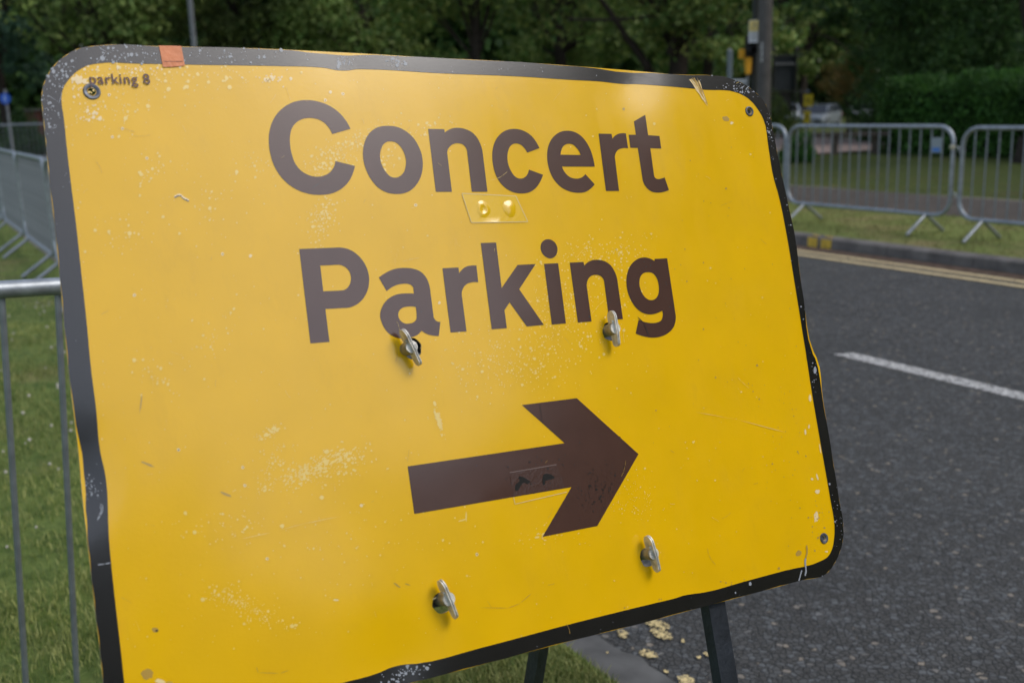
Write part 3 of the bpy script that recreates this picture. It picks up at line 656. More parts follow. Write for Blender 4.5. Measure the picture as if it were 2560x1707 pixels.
cluster(1096, 1050, 6, 36, -.3, 70, 1.7, asp=1.8, arot=1.2); cluster(615, 1515, 75, 26, .35, 210, 1.1); cluster(560, 1480, 40, 26, 0, 50, 1.9); cluster(700, 1560, 80, 20, .1, 30, 1.7)
cluster(1370, 1330, 70, 24, -.4, 60, 1.0, asp=2, arot=-.4); cluster(1580, 1240, 60, 60, 0, 110, .9); cluster(900, 1350, 250, 120, 0, 110, 1.6); cluster(560, 1320, 120, 60, 0, 60, 1.9)
for _ in range(6): cluster(300 + rng.rand() * 500, 300 + rng.rand() * 900, 70, 40, rng.rand() * 3, 40, 1.7)
# black border: pale flecks, dense at the upper left and at the right corner
cluster(300, 140, 90, 30, 0, 60, 2.1, 'grey', 'border'); cluster(560, 140, 220, 26, 0, 71, 1.6, 'grey', 'border'); cluster(860, 150, 40, 16, 0, 27, 1.7, 'grey', 'border', asp=1.6, arot=1.5); cluster(985, 155, 26, 12, .2, 33, 1.7, 'grey', 'border'); cluster(1300, 175, 300, 20, 0, 22, 1.2, 'grey', 'border')
cluster(125, 270, 25, 60, 0, 49, 1.7, 'grey', 'border'); cluster(150, 190, 40, 40, 0, 60, 2.0, 'grey', 'border'); cluster(165, 500, 60, 200, 0, 16, 1.2, 'grey', 'border'); cluster(228, 1215, 20, 35, 0, 49, 1.1, 'grey', 'border'); cluster(1850, 222, 60, 18, .2, 71, 1.1, 'grey', 'border'); cluster(1925, 330, 25, 60, 0, 66, 1.0, 'grey', 'border')
cluster(1990, 600, 40, 300, -.18, 49, .9, 'grey', 'border'); cluster(2045, 930, 20, 60, 0, 33, .9, 'grey', 'border'); cluster(1600, 1570, 500, 90, -.25, 66, .9, 'grey', 'border'); cluster(1010, 1680, 60, 24, -.3, 60, 1.8, 'grey', 'border'); cluster(2090, 1300, 20, 60, 0, 33, .9, 'grey', 'border')
put('grey', (1875, 1459), 4, 6, 0, 'border', 5); put('grey', (1838, 1481), 2, 3, 0, 'border'); put('grey', (2073, 1209), 2.4, 3, 0, 'border')
# blister pits in the lettering and brown stains towards the right edge
cluster(1560, 690, 160, 110, 0, 160, 1.1, 'dark', 'letter'); cluster(1350, 1180, 120, 60, -.1, 110, 1.0, 'dark', 'letter'); cluster(1500, 1230, 70, 90, 0, 220, 1.0, 'dark', 'letter'); cluster(1000, 700, 300, 200, 0, 60, 1.1, 'dark', 'letter')
cluster(1980, 1050, 60, 300, 0, 60, 1.0, 'brown'); cluster(2045, 1310, 25, 60, 0, 30, 1.2, 'brown'); cluster(1850, 1470, 200, 30, -.2, 40, 1.6, 'brown'); cluster(1780, 700, 200, 400, 0, 50, 1.1, 'brown')
for (u, v) in [(446, 1124), (336, 738), (626, 640), (1039, 513), (607, 1168), (612, 1213), (668, 1396), (367, 396), (826, 231), (857, 235), (813, 251), (273, 238), (306, 322), (281, 343), (903, 1263), (1192, 1385), (556, 635)]:
    r = 4.2; put('cream', (u, v), r, r, 0, n=10, irr=.15); put('brown' if rng.rand() < .8 else 'dark', (u + .5, v), r * .45, r * .5, 0)
for (u, v, a, b_, rot, kd) in [(2025, 995, 3.5, 8, 0, 'cream'), (2022, 1066, 2, 5, 0, 'cream'), (2013, 1080, 2.5, 7, 0, 'cream'), (2050, 1120, 1.6, 12, -.15, 'cream'), (2043, 1192, 2, 8, -.3, 'cream'), (2030, 1197, 3, 3, 0, 'cream'), (2043, 1228, 6, 5, 0, 'cream'), (2040, 1291, 5.5, 14, .05, 'cream'), (2066, 1378, 4, 2, 0, 'cream'),
                               (2037, 926, 3.5, 9, 0, 'grey'), (840, 1499, 8, 2, 0, 'cream'), (992, 1462, 10, 2.2, .65, 'brown'), (1018, 1460, 7, 1.4, .3, 'brown'), (388, 1573, 8, 6, .2, 'brown'), (392, 1576, 4, 3, 0, 'dark'), (368, 1684, 14, 12, .1, 'brown'), (400, 1702, 12, 6, .2, 'cream'), (425, 1706, 9, 4, 0, 'brown'),
                               (1815, 298, 9, 6, .3, 'brown'), (1829, 308, 4, 4, 0, 'cream'), (1559, 273, 3.5, 4, 0, 'brown'), (1996, 1383, 7, 7, 0, 'brown'), (670, 201, 7, 5, 0, 'brown'), (370, 1160, 16, 3, .4, 'brown'), (565, 1235, 17, 3, .4, 'brown'), (352, 1010, 1.5, 26, .12, 'brown'), (1815, 472, 3, 3, 0, 'brown'), (1098, 757, 3, 4, 0, 'cream'), (1086, 1495, 6, 1.8, -.6, 'cream'), (1165, 1290, 2, 12, 0, 'pale'), (1155, 1300, 12, 2, -.3, 'pale')]:
    put(kd, (u, v), a, b_, rot, where='any' if kd == 'grey' else 'yellow', n=12, irr=.25)
# curled peel near the left, fan-shaped scrape at the top right, scratch at the bottom right, crescent scar on the left border
for q in np.linspace(0, 1, 14):
    u = 438 + 32 * q; v = 491 - 4 * math.sin(math.pi * min(1, q * 1.6)) + 16 * max(0, q - .45); put('dark', (u, v + 2.2), 2.6, 2.6, 0); put('cream', (u, v), 3.0, 2.2, 0)
for k in range(34):
    f0 = rng.rand(); a = np.array([1720 + 26 * f0, 194.]); e_ = np.array([1770., 268.]); q0 = rng.rand() * .5; q1 = q0 + .25 + rng.rand() * .25
    p0 = a + (e_ - a) * q0; p1 = a + (e_ - a) * min(1, q1); m_ = (p0 + p1) / 2; L = np.linalg.norm(p1 - p0) / 2
    put('cream' if rng.rand() < .6 else 'brown', tuple(m_), L, .9, math.atan2(p1[1] - p0[1], p1[0] - p0[0]), 'any')
for q in np.linspace(0, 1, 16): put('grey' if q > .45 else 'brown', (2016 - 4 * q + 1.5 * math.sin(q * 9), 1366 + 70 * q), 2.2, 3.8, 0, 'any')
for q in np.linspace(0, 1, 10): put('grey', (2003 - 6 * q, 1427 + 22 * q), 1.6, 2.4, 0, 'any')
def scar(pts, wd, kd):
    for i in range(len(pts) - 1):
        a, b = np.array(pts[i], float), np.array(pts[i + 1], float); m_ = (a + b) / 2; put(kd, tuple(m_), np.linalg.norm(b - a) / 2 + .5, wd, math.atan2(b[1] - a[1], b[0] - a[0]), 'any', 6, .1)
scar([(246, 119), (264, 130), (252, 148), (240, 160)], .9, 'grey'); scar([(116, 237), (148, 257), (153, 240), (154, 232)], .8, 'grey'); scar([(126, 323), (143, 318)], .8, 'grey')
for r_ in (0, 4, 8): scar([(250 - r_ * .2, 1259 + r_), (256 - r_ * .5, 1262 + r_), (258 - r_ * .7, 1272 + r_ * .6), (252 - r_ * .6, 1288), (243, 1300)], .9, 'grey')
scar([(244, 1411), (262, 1409), (277, 1406)], 1.6, 'grey'); scar([(1850, 222), (1861, 215)], 1.0, 'grey'); scar([(1863, 225), (1872, 216)], 1.2, 'grey')
scar([(1200, 1518), (1270, 1519), (1300, 1507), (1328, 1482)], .55, 'brown'); scar([(640, 1665), (645, 1680), (700, 1682), (722, 1674)], .8, 'brown')
scar([(1593, 792), (1608, 807), (1622, 841)], .9, 'dark'); scar([(1514, 401), (1516, 440), (1520, 470)], .7, 'dark'); scar([(776, 473), (800, 457), (830, 440)], .8, 'dark'); scar([(1348, 1008), (1353, 1040), (1355, 1058)], .7, 'dark')
scar([(600, 1347), (680, 1330), (760, 1308), (850, 1290)], .7, 'pale'); scar([(1740, 1030), (1850, 1050), (1960, 1080)], .35, 'pale')
for _ in range(70):   # hairline scratches
    u, v = 200 + 1800 * rng.rand(), 200 + 1400 * rng.rand(); a_ = rng.rand() * 3.14; L_ = 8 + 45 * rng.rand() ** 2; cv = rng.randn() * .25
    scar([(u + math.cos(a_ + cv * q) * L_ * q, v + math.sin(a_ + cv * q) * L_ * q) for q in (0, .35, .7, 1.)], .28 + .25 * rng.rand(), 'pale' if rng.rand() < .55 else 'brown')
cm = {'cream': (.84, .64, .32), 'pale': (.84, .60, .15), 'brown': (.46, .28, .05), 'dark': (.010, .008, .006), 'grey': (.30, .32, .35)}
for k_, mbb in chips.items():
    o = build('paint_chips', mbb, mat('chip_' + k_, cm[k_], .35, .5, coat=.7 if k_ != 'grey' else 0.), sign, FOOT); kind(o, 'stuff')

# ---- quarter-turn fasteners through the four holes
TIPS = [((1005, 822), (1050, 913)), ((1529, 776), (1544, 866)), ((1101, 1449), (1141, 1545)), ((1621, 1338), (1647, 1429))]
for k, ((u, v), (ta, tb)) in enumerate(zip(HOLES_PX, TIPS)):
    c = sw(u, v); a = sw(*ta, .017); b = sw(*tb, .013); L = np.linalg.norm(b - a); dr = (b - a) / L; mid = (a + b) / 2
    base = S3(c[0], c[1], -.012) * .0 + (SO + SX * mid[0] + SY * mid[1] - SNO * .014); ax = SNO
    D3 = SX * dr[0] + SY * dr[1]; T3 = np.cross(D3, ax)
    mb = MB(); top = SO + SX * mid[0] + SY * mid[1] + SNO * .0165
    mb.tube([base, top - SNO * .001, top], [.0084, .0084, .0074], 20); mb.smooth = True
    bolt = build('fastener', mb, m_zinc2, sign, FOOT)
    # blade: a stamped wing standing on edge in the slot of the bolt
    ctr = SO + SX * mid[0] + SY * mid[1]; prof = []
    hw = L / 2
    for q in np.linspace(math.pi * .5, math.pi * 1.5, 9): prof.append((-hw + .0095 + .0095 * math.cos(q), .0145 + .0085 * math.sin(q)))
    prof = prof[::-1] if False else prof
    for q in np.linspace(-math.pi * .5, math.pi * .5, 9): prof.append((hw - .006 + .006 * math.cos(q), .0125 + .0062 * math.sin(q)))
    prof.append((0.004, .0215))
    mb = MB()
    for t0 in (-.0020, .0005):
        mb.prism([ctr + D3 * p_ + ax * q_ + T3 * t0 for p_, q_ in prof], T3 * .0015)
    bl = build('wing', mb, m_zinc, bolt, FOOT)
    mb = MB(); mb.tube([top - SNO * .0008, top + SNO * .0009], .0076, 20); build('cap', mb, m_zinc, bolt, FOOT)
    mb = MB(); c0 = ctr + D3 * (hw * .45) + ax * .0095   # pressed rib on the lower half
    mb.box(c0 - T3 * .0022, D3, ax, T3, (hw * .75, .0035, .003)); build('rib', mb, m_zinc2, bolt, FOOT, bevel=.0006)
    mb = MB(); mb.tube([ctr - D3 * .009 + ax * .016 - T3 * .004, ctr - D3 * .009 + ax * .016 + T3 * .004], .0022, 10); build('pin', mb, m_zinc, bolt, FOOT)

# ---- folding frame behind
def angle_bar(name, a, b, wdir, ddir, wd=.040, dp=.030, th=.003, m=m_frame):
    a, b = np.array(a), np.array(b); wdir, ddir = np.array(wdir), np.array(ddir)
    mb = MB(); ax = b - a; sec = [(0, 0), (wd, 0), (wd, th), (th, th), (th, dp), (0, dp)]
    A = [a + wdir * p_ + ddir * q_ for p_, q_ in sec]; k = 6
    mb.add(A + [p + ax for p in A], [tuple(range(k)), tuple(range(2 * k - 1, k - 1, -1))] + [(i, (i + 1) % k, (i + 1) % k + k, i + k) for i in range(k)])
    return build(name, mb, m, sign, FOOT)
bk = -SNO
def SP(x, y, o): return SO + SX * x + SY * y + SNO * o
for x0, flip in ((.779, 1), (.271, -1)):
    yl = (SO + SX * x0)[2] / .94162705
    angle_bar('leg', SP(x0, .035, -.009), SP(x0, yl - .01, -.009), SX * flip, bk, .029, .019)
for yy in (.365, .67):
    mb = MB(); cc = SP(.525, yy - .014, -.011); mb.box(cc, SX, SY, SNO, (.56, .038, .003)); build('crossbar', mb, m_frame, sign, FOOT)
mb = MB(); mb.box(SP(.525, .05, -.014), SX, SY, SNO, (.56, .03, .004)); build('crossbar', mb, m_frame, sign, FOOT)
# rear legs swing back from the top hinge; foot position found so that the right one crosses the photo where it does
hz_ = -SNO.copy(); hz_[2] = 0; hz_ /= np.linalg.norm(hz_)
for x0, fl in ((.77, 1), (.28, -1)):
    H = SP(x0, .05, -.03); ff = SP(x0, 1.6, -.03); rf = np.array([ff[0], ff[1], .0]) + hz_ * REAR
    rf[2] = .03; rd = (rf - H); rdn = rd / np.linalg.norm(rd); sd_ = np.cross(rdn, SX); sd_ /= np.linalg.norm(sd_)
    if sd_ @ hz_ < 0: sd_ = -sd_
    angle_bar('leg', H, rf, SX * fl, -sd_)
NEAR_LOC = (-1.803, 2.021, .062); NEAR_ROT = (.064, .058, .6065)

# ================================================================== crowd barriers
m_galv = mat('galvanised', (.30, .325, .345), .42, .5, metal=.55, nscale=25, namt=.22, bump=.25, bscale=120)
m_galv2 = mat('galvanised_bar', (.22, .245, .26), .5, .5, metal=.45, nscale=25, namt=.2)
m_plate = mat('plate_grey', (.26, .30, .31), .5, .4); m_blue = mat('sticker_blue', (.06, .19, .50), .5, .4)
def make_barrier(L=2.14, nb=16, zb=.2, zt=1.05, R_=.16):
    root = empty('crowd_barrier', (0, 0, 0)); h = L / 2; pts = []
    for cx, cz, a0 in ((h - R_, zt - R_, 0), (-h + R_, zt - R_, 90), (-h + R_, zb + R_, 180), (h - R_, zb + R_, 270)):
        for k in range(7):
            a = math.radians(a0 + k * 15); pts.append((cx + R_ * math.cos(a), 0, cz + R_ * math.sin(a)))
    mb = MB(); mb.tube(pts, .021, 14, closed=True); build('frame', mb, m_galv, root)
    me = None
    for k in range(nb):
        x = -h + (k + 1) * L / (nb + 1)
        if me is None:
            mb = MB(); mb.tube([(0, 0, zb + .005), (0, 0, zt - .005)], .0075, 8); o = build('bar', mb, m_galv2, root); me = o.data
        else: o = link(bpy.data.objects.new('bar', me), root)
        dz = 0
        o.location = (x, 0, 0)
        if k in (0, nb - 1): o.scale = (1, 1, 1); 
    for sx in (-1, 1):
        mb = MB(); x = sx * (h - .265)
        mb.tube([(x, -.27, .017), (x, -.018, zb - .012), (x, .018, zb - .012), (x, .27, .017)], .017, 10); build('leg', mb, m_galv, root)
    for z in (.42, .86):   # hooks at one end
        mb = MB(); mb.tube([(h + .018, 0, z), (h + .05, 0, z), (h + .062, 0, z - .012), (h + .062, 0, z - .05)], .007, 8); build('hook', mb, m_galv, root)
    return root
RZ = math.atan2(RD[1], RD[0])
def bar_at(n, d): p = P(n, d); return (p[0], p[1], float(ground_z(p[0], p[1])) + 0.0)
proto = make_barrier()
proto.location = bar_at(8.79, -7.655); proto.rotation_euler = (0, 0, RZ)
tag(proto, 'steel crowd barrier with a small blue sticker plate, standing on the verge across the road', 'crowd barrier', 'crowd barriers along the far verge')
lab_r = {-5.41: 'steel crowd barrier across the road cut off by the right edge of the photo',
         -9.84: 'steel crowd barrier across the road, only its curved end showing beside the sign',
         -12.04: 'steel crowd barrier across the road, hidden behind the yellow sign next to the visible end'}
for d_, lab in lab_r.items(): dup(proto, bar_at(8.79, d_), RZ, lab)
# identification plate only on the nearer one
hB = 2.14 / 2; xp = lambda k: -hB + k * 2.14 / 17
mb = MB(); mb.abox(xp(15), xp(16), -.004, .004, .80, .945); pl = build('number_plate', mb, m_plate, proto)
mb = MB(); mb.abox(xp(15) + .02, xp(16) - .02, -.0055, -.0042, .81, .85); build('sticker', mb, m_blue, pl)
mb = MB(); mb.tube([(hB - .015, -.02, .86), (hB + .02, -.02, .86)], .02, 10); build('tape_wrap', mb, mat('tape_cream', (.45, .42, .30), .6, .3), proto)
leftlab = ['steel crowd barrier in the left row, nearest one whose splayed feet show on the grass', 'steel crowd barrier in the left row, second one showing from the sign',
           'steel crowd barrier in the left row, third one, partly out of the photo', 'steel crowd barrier in the left row, farther along beyond the photo edge', 'steel crowd barrier at the far end of the left row']
for k, d_ in enumerate([-11.04, -13.22, -15.4, -17.58]):
    dup(proto, bar_at(1.20, d_), RZ, leftlab[k], 'crowd barriers in the left row')
for o in list(bpy.data.objects):   # plates belong to the first barrier alone
    if o.name.split('.')[0] in ('number_plate', 'tape_wrap') and o.parent is not proto: 
        pass
dup(proto, bar_at(1.20, -8.86), RZ, 'steel crowd barrier in the left row, hidden behind the yellow sign', 'crowd barriers in the left row')
for k, (x, lab) in enumerate([(-15.0, 'distant steel crowd barrier at the left edge beneath the blue round sign'), (-12.82, 'distant steel crowd barrier beside the blue round sign, next to the yellow sign'), (-10.64, 'distant steel crowd barrier behind the upper left of the yellow sign')]):
    dup(proto, (x, 28.2 + .1 * k, .30), 0, lab, 'distant crowd barriers on the left')
# the near one, leaning back, right beside the sign
near = make_barrier(L=2.05, zb=-.06, zt=1.10); tag(near, 'near steel crowd barrier beside the yellow sign, its thick top rail in the left foreground', 'crowd barrier')

for o in kids(near):   # its feet have sunk into the turf
    if o.name.split('.')[0] == 'leg': o.location.z = -.12
near.location = NEAR_LOC; near.rotation_euler = NEAR_ROT

# ================================================================== street furniture
m_col = mat('column_paint', (.075, .068, .060), .6, .4, nscale=8, namt=.25)
m_greyp = mat('post_grey', (.16, .17, .18), .5, .4, nscale=12, namt=.2)
m_darkp = mat('post_dark', (.014, .016, .012), .5, .4)
def pole(name, base, H_, r0, r1, m, parent=None):
    mb = MB(); b = np.array(base, float); mb.tube([b - [0, 0, .3], b, b + [0, 0, H_ * .5], b + [0, 0, H_]], [r0, r0, (r0 + r1) / 2, r1], 16); return build(name, mb, m, parent, parent.location if parent else None)
def local(px_u, px_v, dep): p = gdep(px_u, px_v, dep); return p
# thick lamp column beside the crossing
p = gdep(1903, 500, 13.9); cx_, cy_ = p[0], p[1]; zg = .11
col_ = tag(empty('lamp_column', (cx_, cy_, zg)), 'thick brown lamp column rising behind the top right corner of the yellow sign', 'lamp column')
pole('column', (cx_, cy_, zg), 9, .092, .082, m_col, col_)
mb = MB(); mb.tube([(cx_, cy_, zg + 9), (cx_ - .3, cy_ - .1, zg + 9.5), (cx_ - 1.4, cy_ - .5, zg + 9.7)], .05, 10); build('arm', mb, m_col, col_, col_.location)
mb = MB(); mb.abox(cx_ - 2.1, cx_ - 1.3, cy_ - .65, cy_ - .4, zg + 9.62, zg + 9.76); build('lantern', mb, m_greyp, col_, col_.location, bevel=.04)
# white upright lettering strip on the column
nrm = -np.array([cx_, cy_]) / math.hypot(cx_, cy_); tx = np.array([-nrm[1], nrm[0]])
if tx[0] < 0: tx = -tx
def zat(v, dep=13.9): return gdep(1903, v, dep)[2]
mb = MB(); m_wht = mat('white_vinyl', (.42, .43, .42), .6, .3)
for k in range(9):
    z0 = zat(111 + k * 5.4); z1 = zat(114.6 + k * 5.4); a = np.array([cx_, cy_]) + nrm * .0935 - tx * (.052); q = .030
    c3 = np.array([a[0] + tx[0] * .018, a[1] + tx[1] * .018, (z0 + z1) / 2]); mb.box(c3, (tx[0], tx[1], 0), (nrm[0], nrm[1], 0), (0, 0, 1), (q * (.6 + .4 * ((k * 7) % 3) / 2), .002, abs(z0 - z1)))
build('number_strip', mb, m_wht, col_, col_.location)
# small notice panel clamped to the column
pa = gdep(1887, 79, 13.75); W_, H2 = .155, .285
yw = math.radians(-14); dx = np.array([math.cos(yw), math.sin(yw), 0]); dn = np.array([math.sin(yw), -math.cos(yw), 0])
npn = tag(empty('notice_panel', pa), 'small yellow and white notice panel bracketed to the thick brown lamp column', 'notice')
mb = MB(); mb.box(pa, dx, dn, (0, 0, 1), (W_, .006, H2)); build('board', mb, mat('notice_white', (.62, .64, .66), .5, .3), npn, pa)
mb = MB(); mb.box(pa + dn * .0042 + np.array([0, 0, .068]), dx, dn, (0, 0, 1), (W_ - .01, .002, .135)); y_ = build('header', mb, mat('notice_yellow', (.68, .54, .18), .5, .3), npn, pa)
mb = MB()
for r_ in range(7): mb.box(pa + dn * .0046 + dx * (-.004) + np.array([0, 0, .01 - r_ * .019]), dx, dn, (0, 0, 1), (.115 - .02 * (r_ % 3), .001, .005))
mb.box(pa + dn * .0056 + np.array([0, 0, .09]), dx, dn, (0, 0, 1), (.035, .001, .03)); mb.box(pa + dn * .0056 + np.array([0, 0, .055]), dx, dn, (0, 0, 1), (.10, .001, .006)); mb.box(pa + dn * .0056 + np.array([0, 0, .035]), dx, dn, (0, 0, 1), (.09, .001, .006))
build('print', mb, mat('notice_print', (.22, .2, .17), .6, .3), npn, pa)
for v in (61, 95):
    q = gdep(1908, v, 13.8); mb = MB(); mb.tube([pa + [0, 0, q[2] - pa[2]] - dn * .01, q + np.array([-.01, -.0, 0]), q + np.array([.01, .02, 0])], .011, 8); build('bracket', mb, mat('bracket', (.5, .5, .5), .4, .5, metal=.5), npn, pa)
# crossing signal: dark pole, black hooded head, orange push-button box
pb = gdep(1879, 500, 14.6); sg = tag(empty('crossing_signal', (pb[0], pb[1], .11)), 'crossing signal with black head and orange unit on a dark pole', 'crossing signal')
pole('pole', (pb[0], pb[1], .11), 5.2, .045, .045, m_darkp, sg)
q0 = gdep(1848, 96, 14.5); q1 = gdep(1872, 146, 14.5)
mb = MB(); mb.abox(q0[0], q1[0], pb[1] - .15, pb[1] + .05, q1[2], q0[2]); hd = build('signal_head', mb, mat('signal_black', (.008, .008, .008), .55, .3), sg, sg.location, bevel=.012)
mb = MB()
for zz in (.33, .72): 
    zc = q1[2] + (q0[2] - q1[2]) * zz; xc = (q0[0] + q1[0]) / 2; mb.tube([(xc, pb[1] - .15, zc), (xc, pb[1] - .24, zc - .01)], .052, 14, cap=False)
build('hood', mb, hd.data.materials[0], hd, sg.location)
m_or = mat('signal_orange', (.72, .34, .015), .5, .4)
q0 = gdep(1850, 146, 14.4); q1 = gdep(1867, 188, 14.4); mb = MB(); mb.add(*(lambda a, b_, c, d_, z0, z1, ta: ([(a, c, z1), (b_, c, z1), (b_, d_, z1), (a, d_, z1), (a + ta, c, z0), (b_ - ta, c, z0), (b_ - ta, d_, z0), (a + ta, d_, z0)], [(0, 1, 2, 3), (7, 6, 5, 4), (0, 4, 5, 1), (1, 5, 6, 2), (2, 6, 7, 3), (3, 7, 4, 0)]))(q0[0], q1[0], pb[1] - .13, pb[1] - .01, q1[2], q0[2], .018))
ub = build('push_button_unit', mb, m_or, sg, sg.location, bevel=.01)
q0 = gdep(1835, 127, 14.4); q1 = gdep(1849, 150, 14.4); mb = MB(); mb.abox(q0[0], q1[0], pb[1] - .12, pb[1] - .03, q1[2], q0[2]); build('side_box', mb, m_or, ub, sg.location, bevel=.012)
mb = MB(); zb_ = gdep(1855, 190, 14.4)[2]; mb.tube([(q1[0] + .05, pb[1] - .05, zb_), (q1[0] + .05, pb[1] - .05, zb_ - .6)], .016, 8); build('conduit', mb, m_greyp, sg, sg.location)
q0 = gdep(1826, 200, 20.); q1 = gdep(1867, 200, 20.); cb = tag(empty('roadside_cabinet', ((q0[0] + q1[0]) / 2, q0[1], .12)), 'white roadside cabinet whose top just shows over the sign below the orange unit', 'cabinet')
mb = MB(); mb.abox(q0[0] + .01, q1[0] - .01, q0[1], q0[1] + .25, 0, q0[2] - .05); build('housing', mb, mat('cabinet_grey', (.30, .32, .33), .5, .4), cb, cb.location, bevel=.01)
mb = MB(); mb.abox(q0[0], q1[0], q0[1] - .02, q0[1] + .27, q0[2] - .05, q0[2]); build('lid', mb, mat('cabinet_white', (.55, .57, .58), .5, .4), cb, cb.location, bevel=.012)
# thin grey post
p = gdep(1819, 500, 17.5); tp_ = gdep(1819, 131, 17.5); po = tag(empty('grey_post', (p[0], p[1], .12)), 'thin short-topped grey post left of the orange crossing unit', 'post')
pole('post', (p[0], p[1], .12), tp_[2] - .12, .045, .045, mat('post_pale', (.13, .16, .17), .5, .4), po)
mb = MB(); mb.tube([(p[0], p[1], tp_[2]), (p[0], p[1], tp_[2] + .03)], [.05, .02], 12); build('cap', mb, m_greyp, po, po.location)
# left street lamp
p = gdep(500, 270, 25.); lp = tag(empty('street_lamp', (p[0], p[1], .12)), 'slim grey street lamp standing behind the top left part of the yellow sign', 'street lamp')
pole('column', (p[0], p[1], .12), 8, .075, .045, mat('lamp_grey', (.13, .14, .145), .5, .4, nscale=4, namt=.15), lp)
mb = MB(); mb.tube([(p[0], p[1], 8.1), (p[0] + .2, p[1] - .1, 8.5), (p[0] + 1.2, p[1] - .5, 8.65)], .03, 8); build('arm', mb, m_greyp, lp, lp.location)
mb = MB(); mb.abox(p[0] + 1.1, p[0] + 1.8, p[1] - .65, p[1] - .35, 8.58, 8.72); build('lantern', mb, m_greyp, lp, lp.location, bevel=.04)
# blue round sign on a post
c3 = gdep(13, 247, 29.); bs = tag(empty('blue_sign', (c3[0], c3[1], .15)), 'round blue mandatory sign on a grey post at the left edge', 'round sign')
pole('post', (c3[0], c3[1] + .05, .15), c3[2] + .1, .032, .032, m_greyp, bs)
rr = 13.5 * 29 / FPX; mb = MB(); mb.tube([c3 - [0, .012, 0], c3 + [0, .0, 0]], rr, 28); face = build('disc', mb, mat('sign_blue', (.008, .075, .42), .35, .5), bs, bs.location, smooth=False)
m_ws = mat('symbol_white', (.30, .42, .66), .5, .3)
mb = MB(); yy = c3[1] - .015 
mb.tube([(c3[0], yy, c3[2] + rr * .52), (c3[0], yy - .003, c3[2] + rr * .52)], rr * .13, 12)
mb.prism([(c3[0] - rr * .16, yy, c3[2] + rr * .36), (c3[0] + rr * .16, yy, c3[2] + rr * .36), (c3[0] + rr * .12, yy, c3[2] - rr * .05), (c3[0] + rr * .3, yy, c3[2] - rr * .5), (c3[0] + rr * .12, yy, c3[2] - rr * .5), (c3[0], yy, c3[2] - rr * .15), (c3[0] - rr * .2, yy, c3[2] - rr * .5), (c3[0] - rr * .34, yy, c3[2] - rr * .5), (c3[0] - rr * .12, yy, c3[2] - rr * .02)], (0, -.003, 0))
build('symbol', mb, m_ws, face, bs.location)
# big traffic sign seen from behind
D_ = 41.; a = gdep(1936, 141, D_); b_ = gdep(1990, 225, D_); tsx = empty('direction_sign', ((a[0] + b_[0]) / 2, a[1], .15)); tag(tsx, 'tall dark back of a direction sign on two black posts behind the parked car', 'direction sign')
m_dk = mat('sign_back_dark', (.030, .036, .042), .5, .4, nscale=3, namt=.15)
mb = MB(); mb.abox(a[0], b_[0], a[1], a[1] + .03, b_[2], a[2]); pn = build('panel', mb, m_dk, tsx, tsx.location)
zl = gdep(1960, 232, D_)[2]; zm = gdep(1960, 290, D_)[2]
mb = MB(); mb.abox(a[0] - .02, b_[0] - .06, a[1], a[1] + .03, zm, zl); build('panel', mb, mat('sign_back_brown', (.028, .027, .025), .6, .4, nscale=3, namt=.2), tsx, tsx.location)
for xx in (a[0] - .03, b_[0] + .04):
    zt_ = gdep(1960, 126, D_)[2]; pole('post', (xx, a[1] - .05, -.1), zt_ + .1, .05, .05, m_darkp, tsx)
    mb = MB(); mb.tube([(xx, a[1] - .05, zt_), (xx, a[1] - .05, zt_ + .06), (xx, a[1] - .05, zt_ + .14)], [.065, .065, .01], 12); build('finial', mb, m_darkp, tsx, tsx.location)
for zz, e0, e1 in ((a[2] + .01, .2, .28), (zl + .04, .2, .62), ((a[2] + b_[2]) / 2 + .35, 0, 0)):
    mb = MB(); mb.tube([(a[0] - e0, a[1] - .06, zz), (b_[0] + e1, a[1] - .06, zz - .02)], .028, 8); build('rail', mb, m_darkp if e0 else m_greyp, tsx, tsx.location)
# yellow event notices on a slim dark post
D_ = 30.; c3 = gdep(2021, 252, D_); ys = tag(empty('yellow_notice_post', (c3[0], c3[1], .16)), 'slim dark post with two small yellow notices in front of the parked car', 'notice post')
ztop = gdep(2020, 230, D_)[2]; pole('post', (c3[0] - .02, c3[1] + .03, .16), ztop - .16, .022, .022, m_darkp, ys)
mb = MB(); mb.tube([(c3[0] - .02, c3[1] + .03, ztop - .02), (c3[0] - .02, c3[1] + .03, ztop + .02), (c3[0] - .02, c3[1] + .03, ztop + .05)], [.07, .07, .03], 12); build('cap', mb, m_greyp, ys, ys.location)
m_yn = mat('notice_yellow_bright', (.60, .46, .02), .5, .3); m_ink = mat('notice_ink', (.10, .08, .02), .6, .3)
for (u0, v0, u1, v1) in ((2009, 237, 2033, 266), (2011, 278, 2029, 308)):
    a = gdep(u0, v0, D_); b_ = gdep(u1, v1, D_); mb = MB(); mb.abox(a[0], b_[0], c3[1] - .01, c3[1], b_[2], a[2]); nb_ = build('notice', mb, m_yn, ys, ys.location)
    mb = MB(); w_ = b_[0] - a[0]; h_ = a[2] - b_[2]
    for q in (.30, .48, .62): mb.abox(a[0] + w_ * .15, b_[0] - w_ * (.15 + .1 * q), c3[1] - .013, c3[1] - .0105, b_[2] + h_ * q, b_[2] + h_ * (q + .07))
    build('print', mb, m_ink, nb_, ys.location)
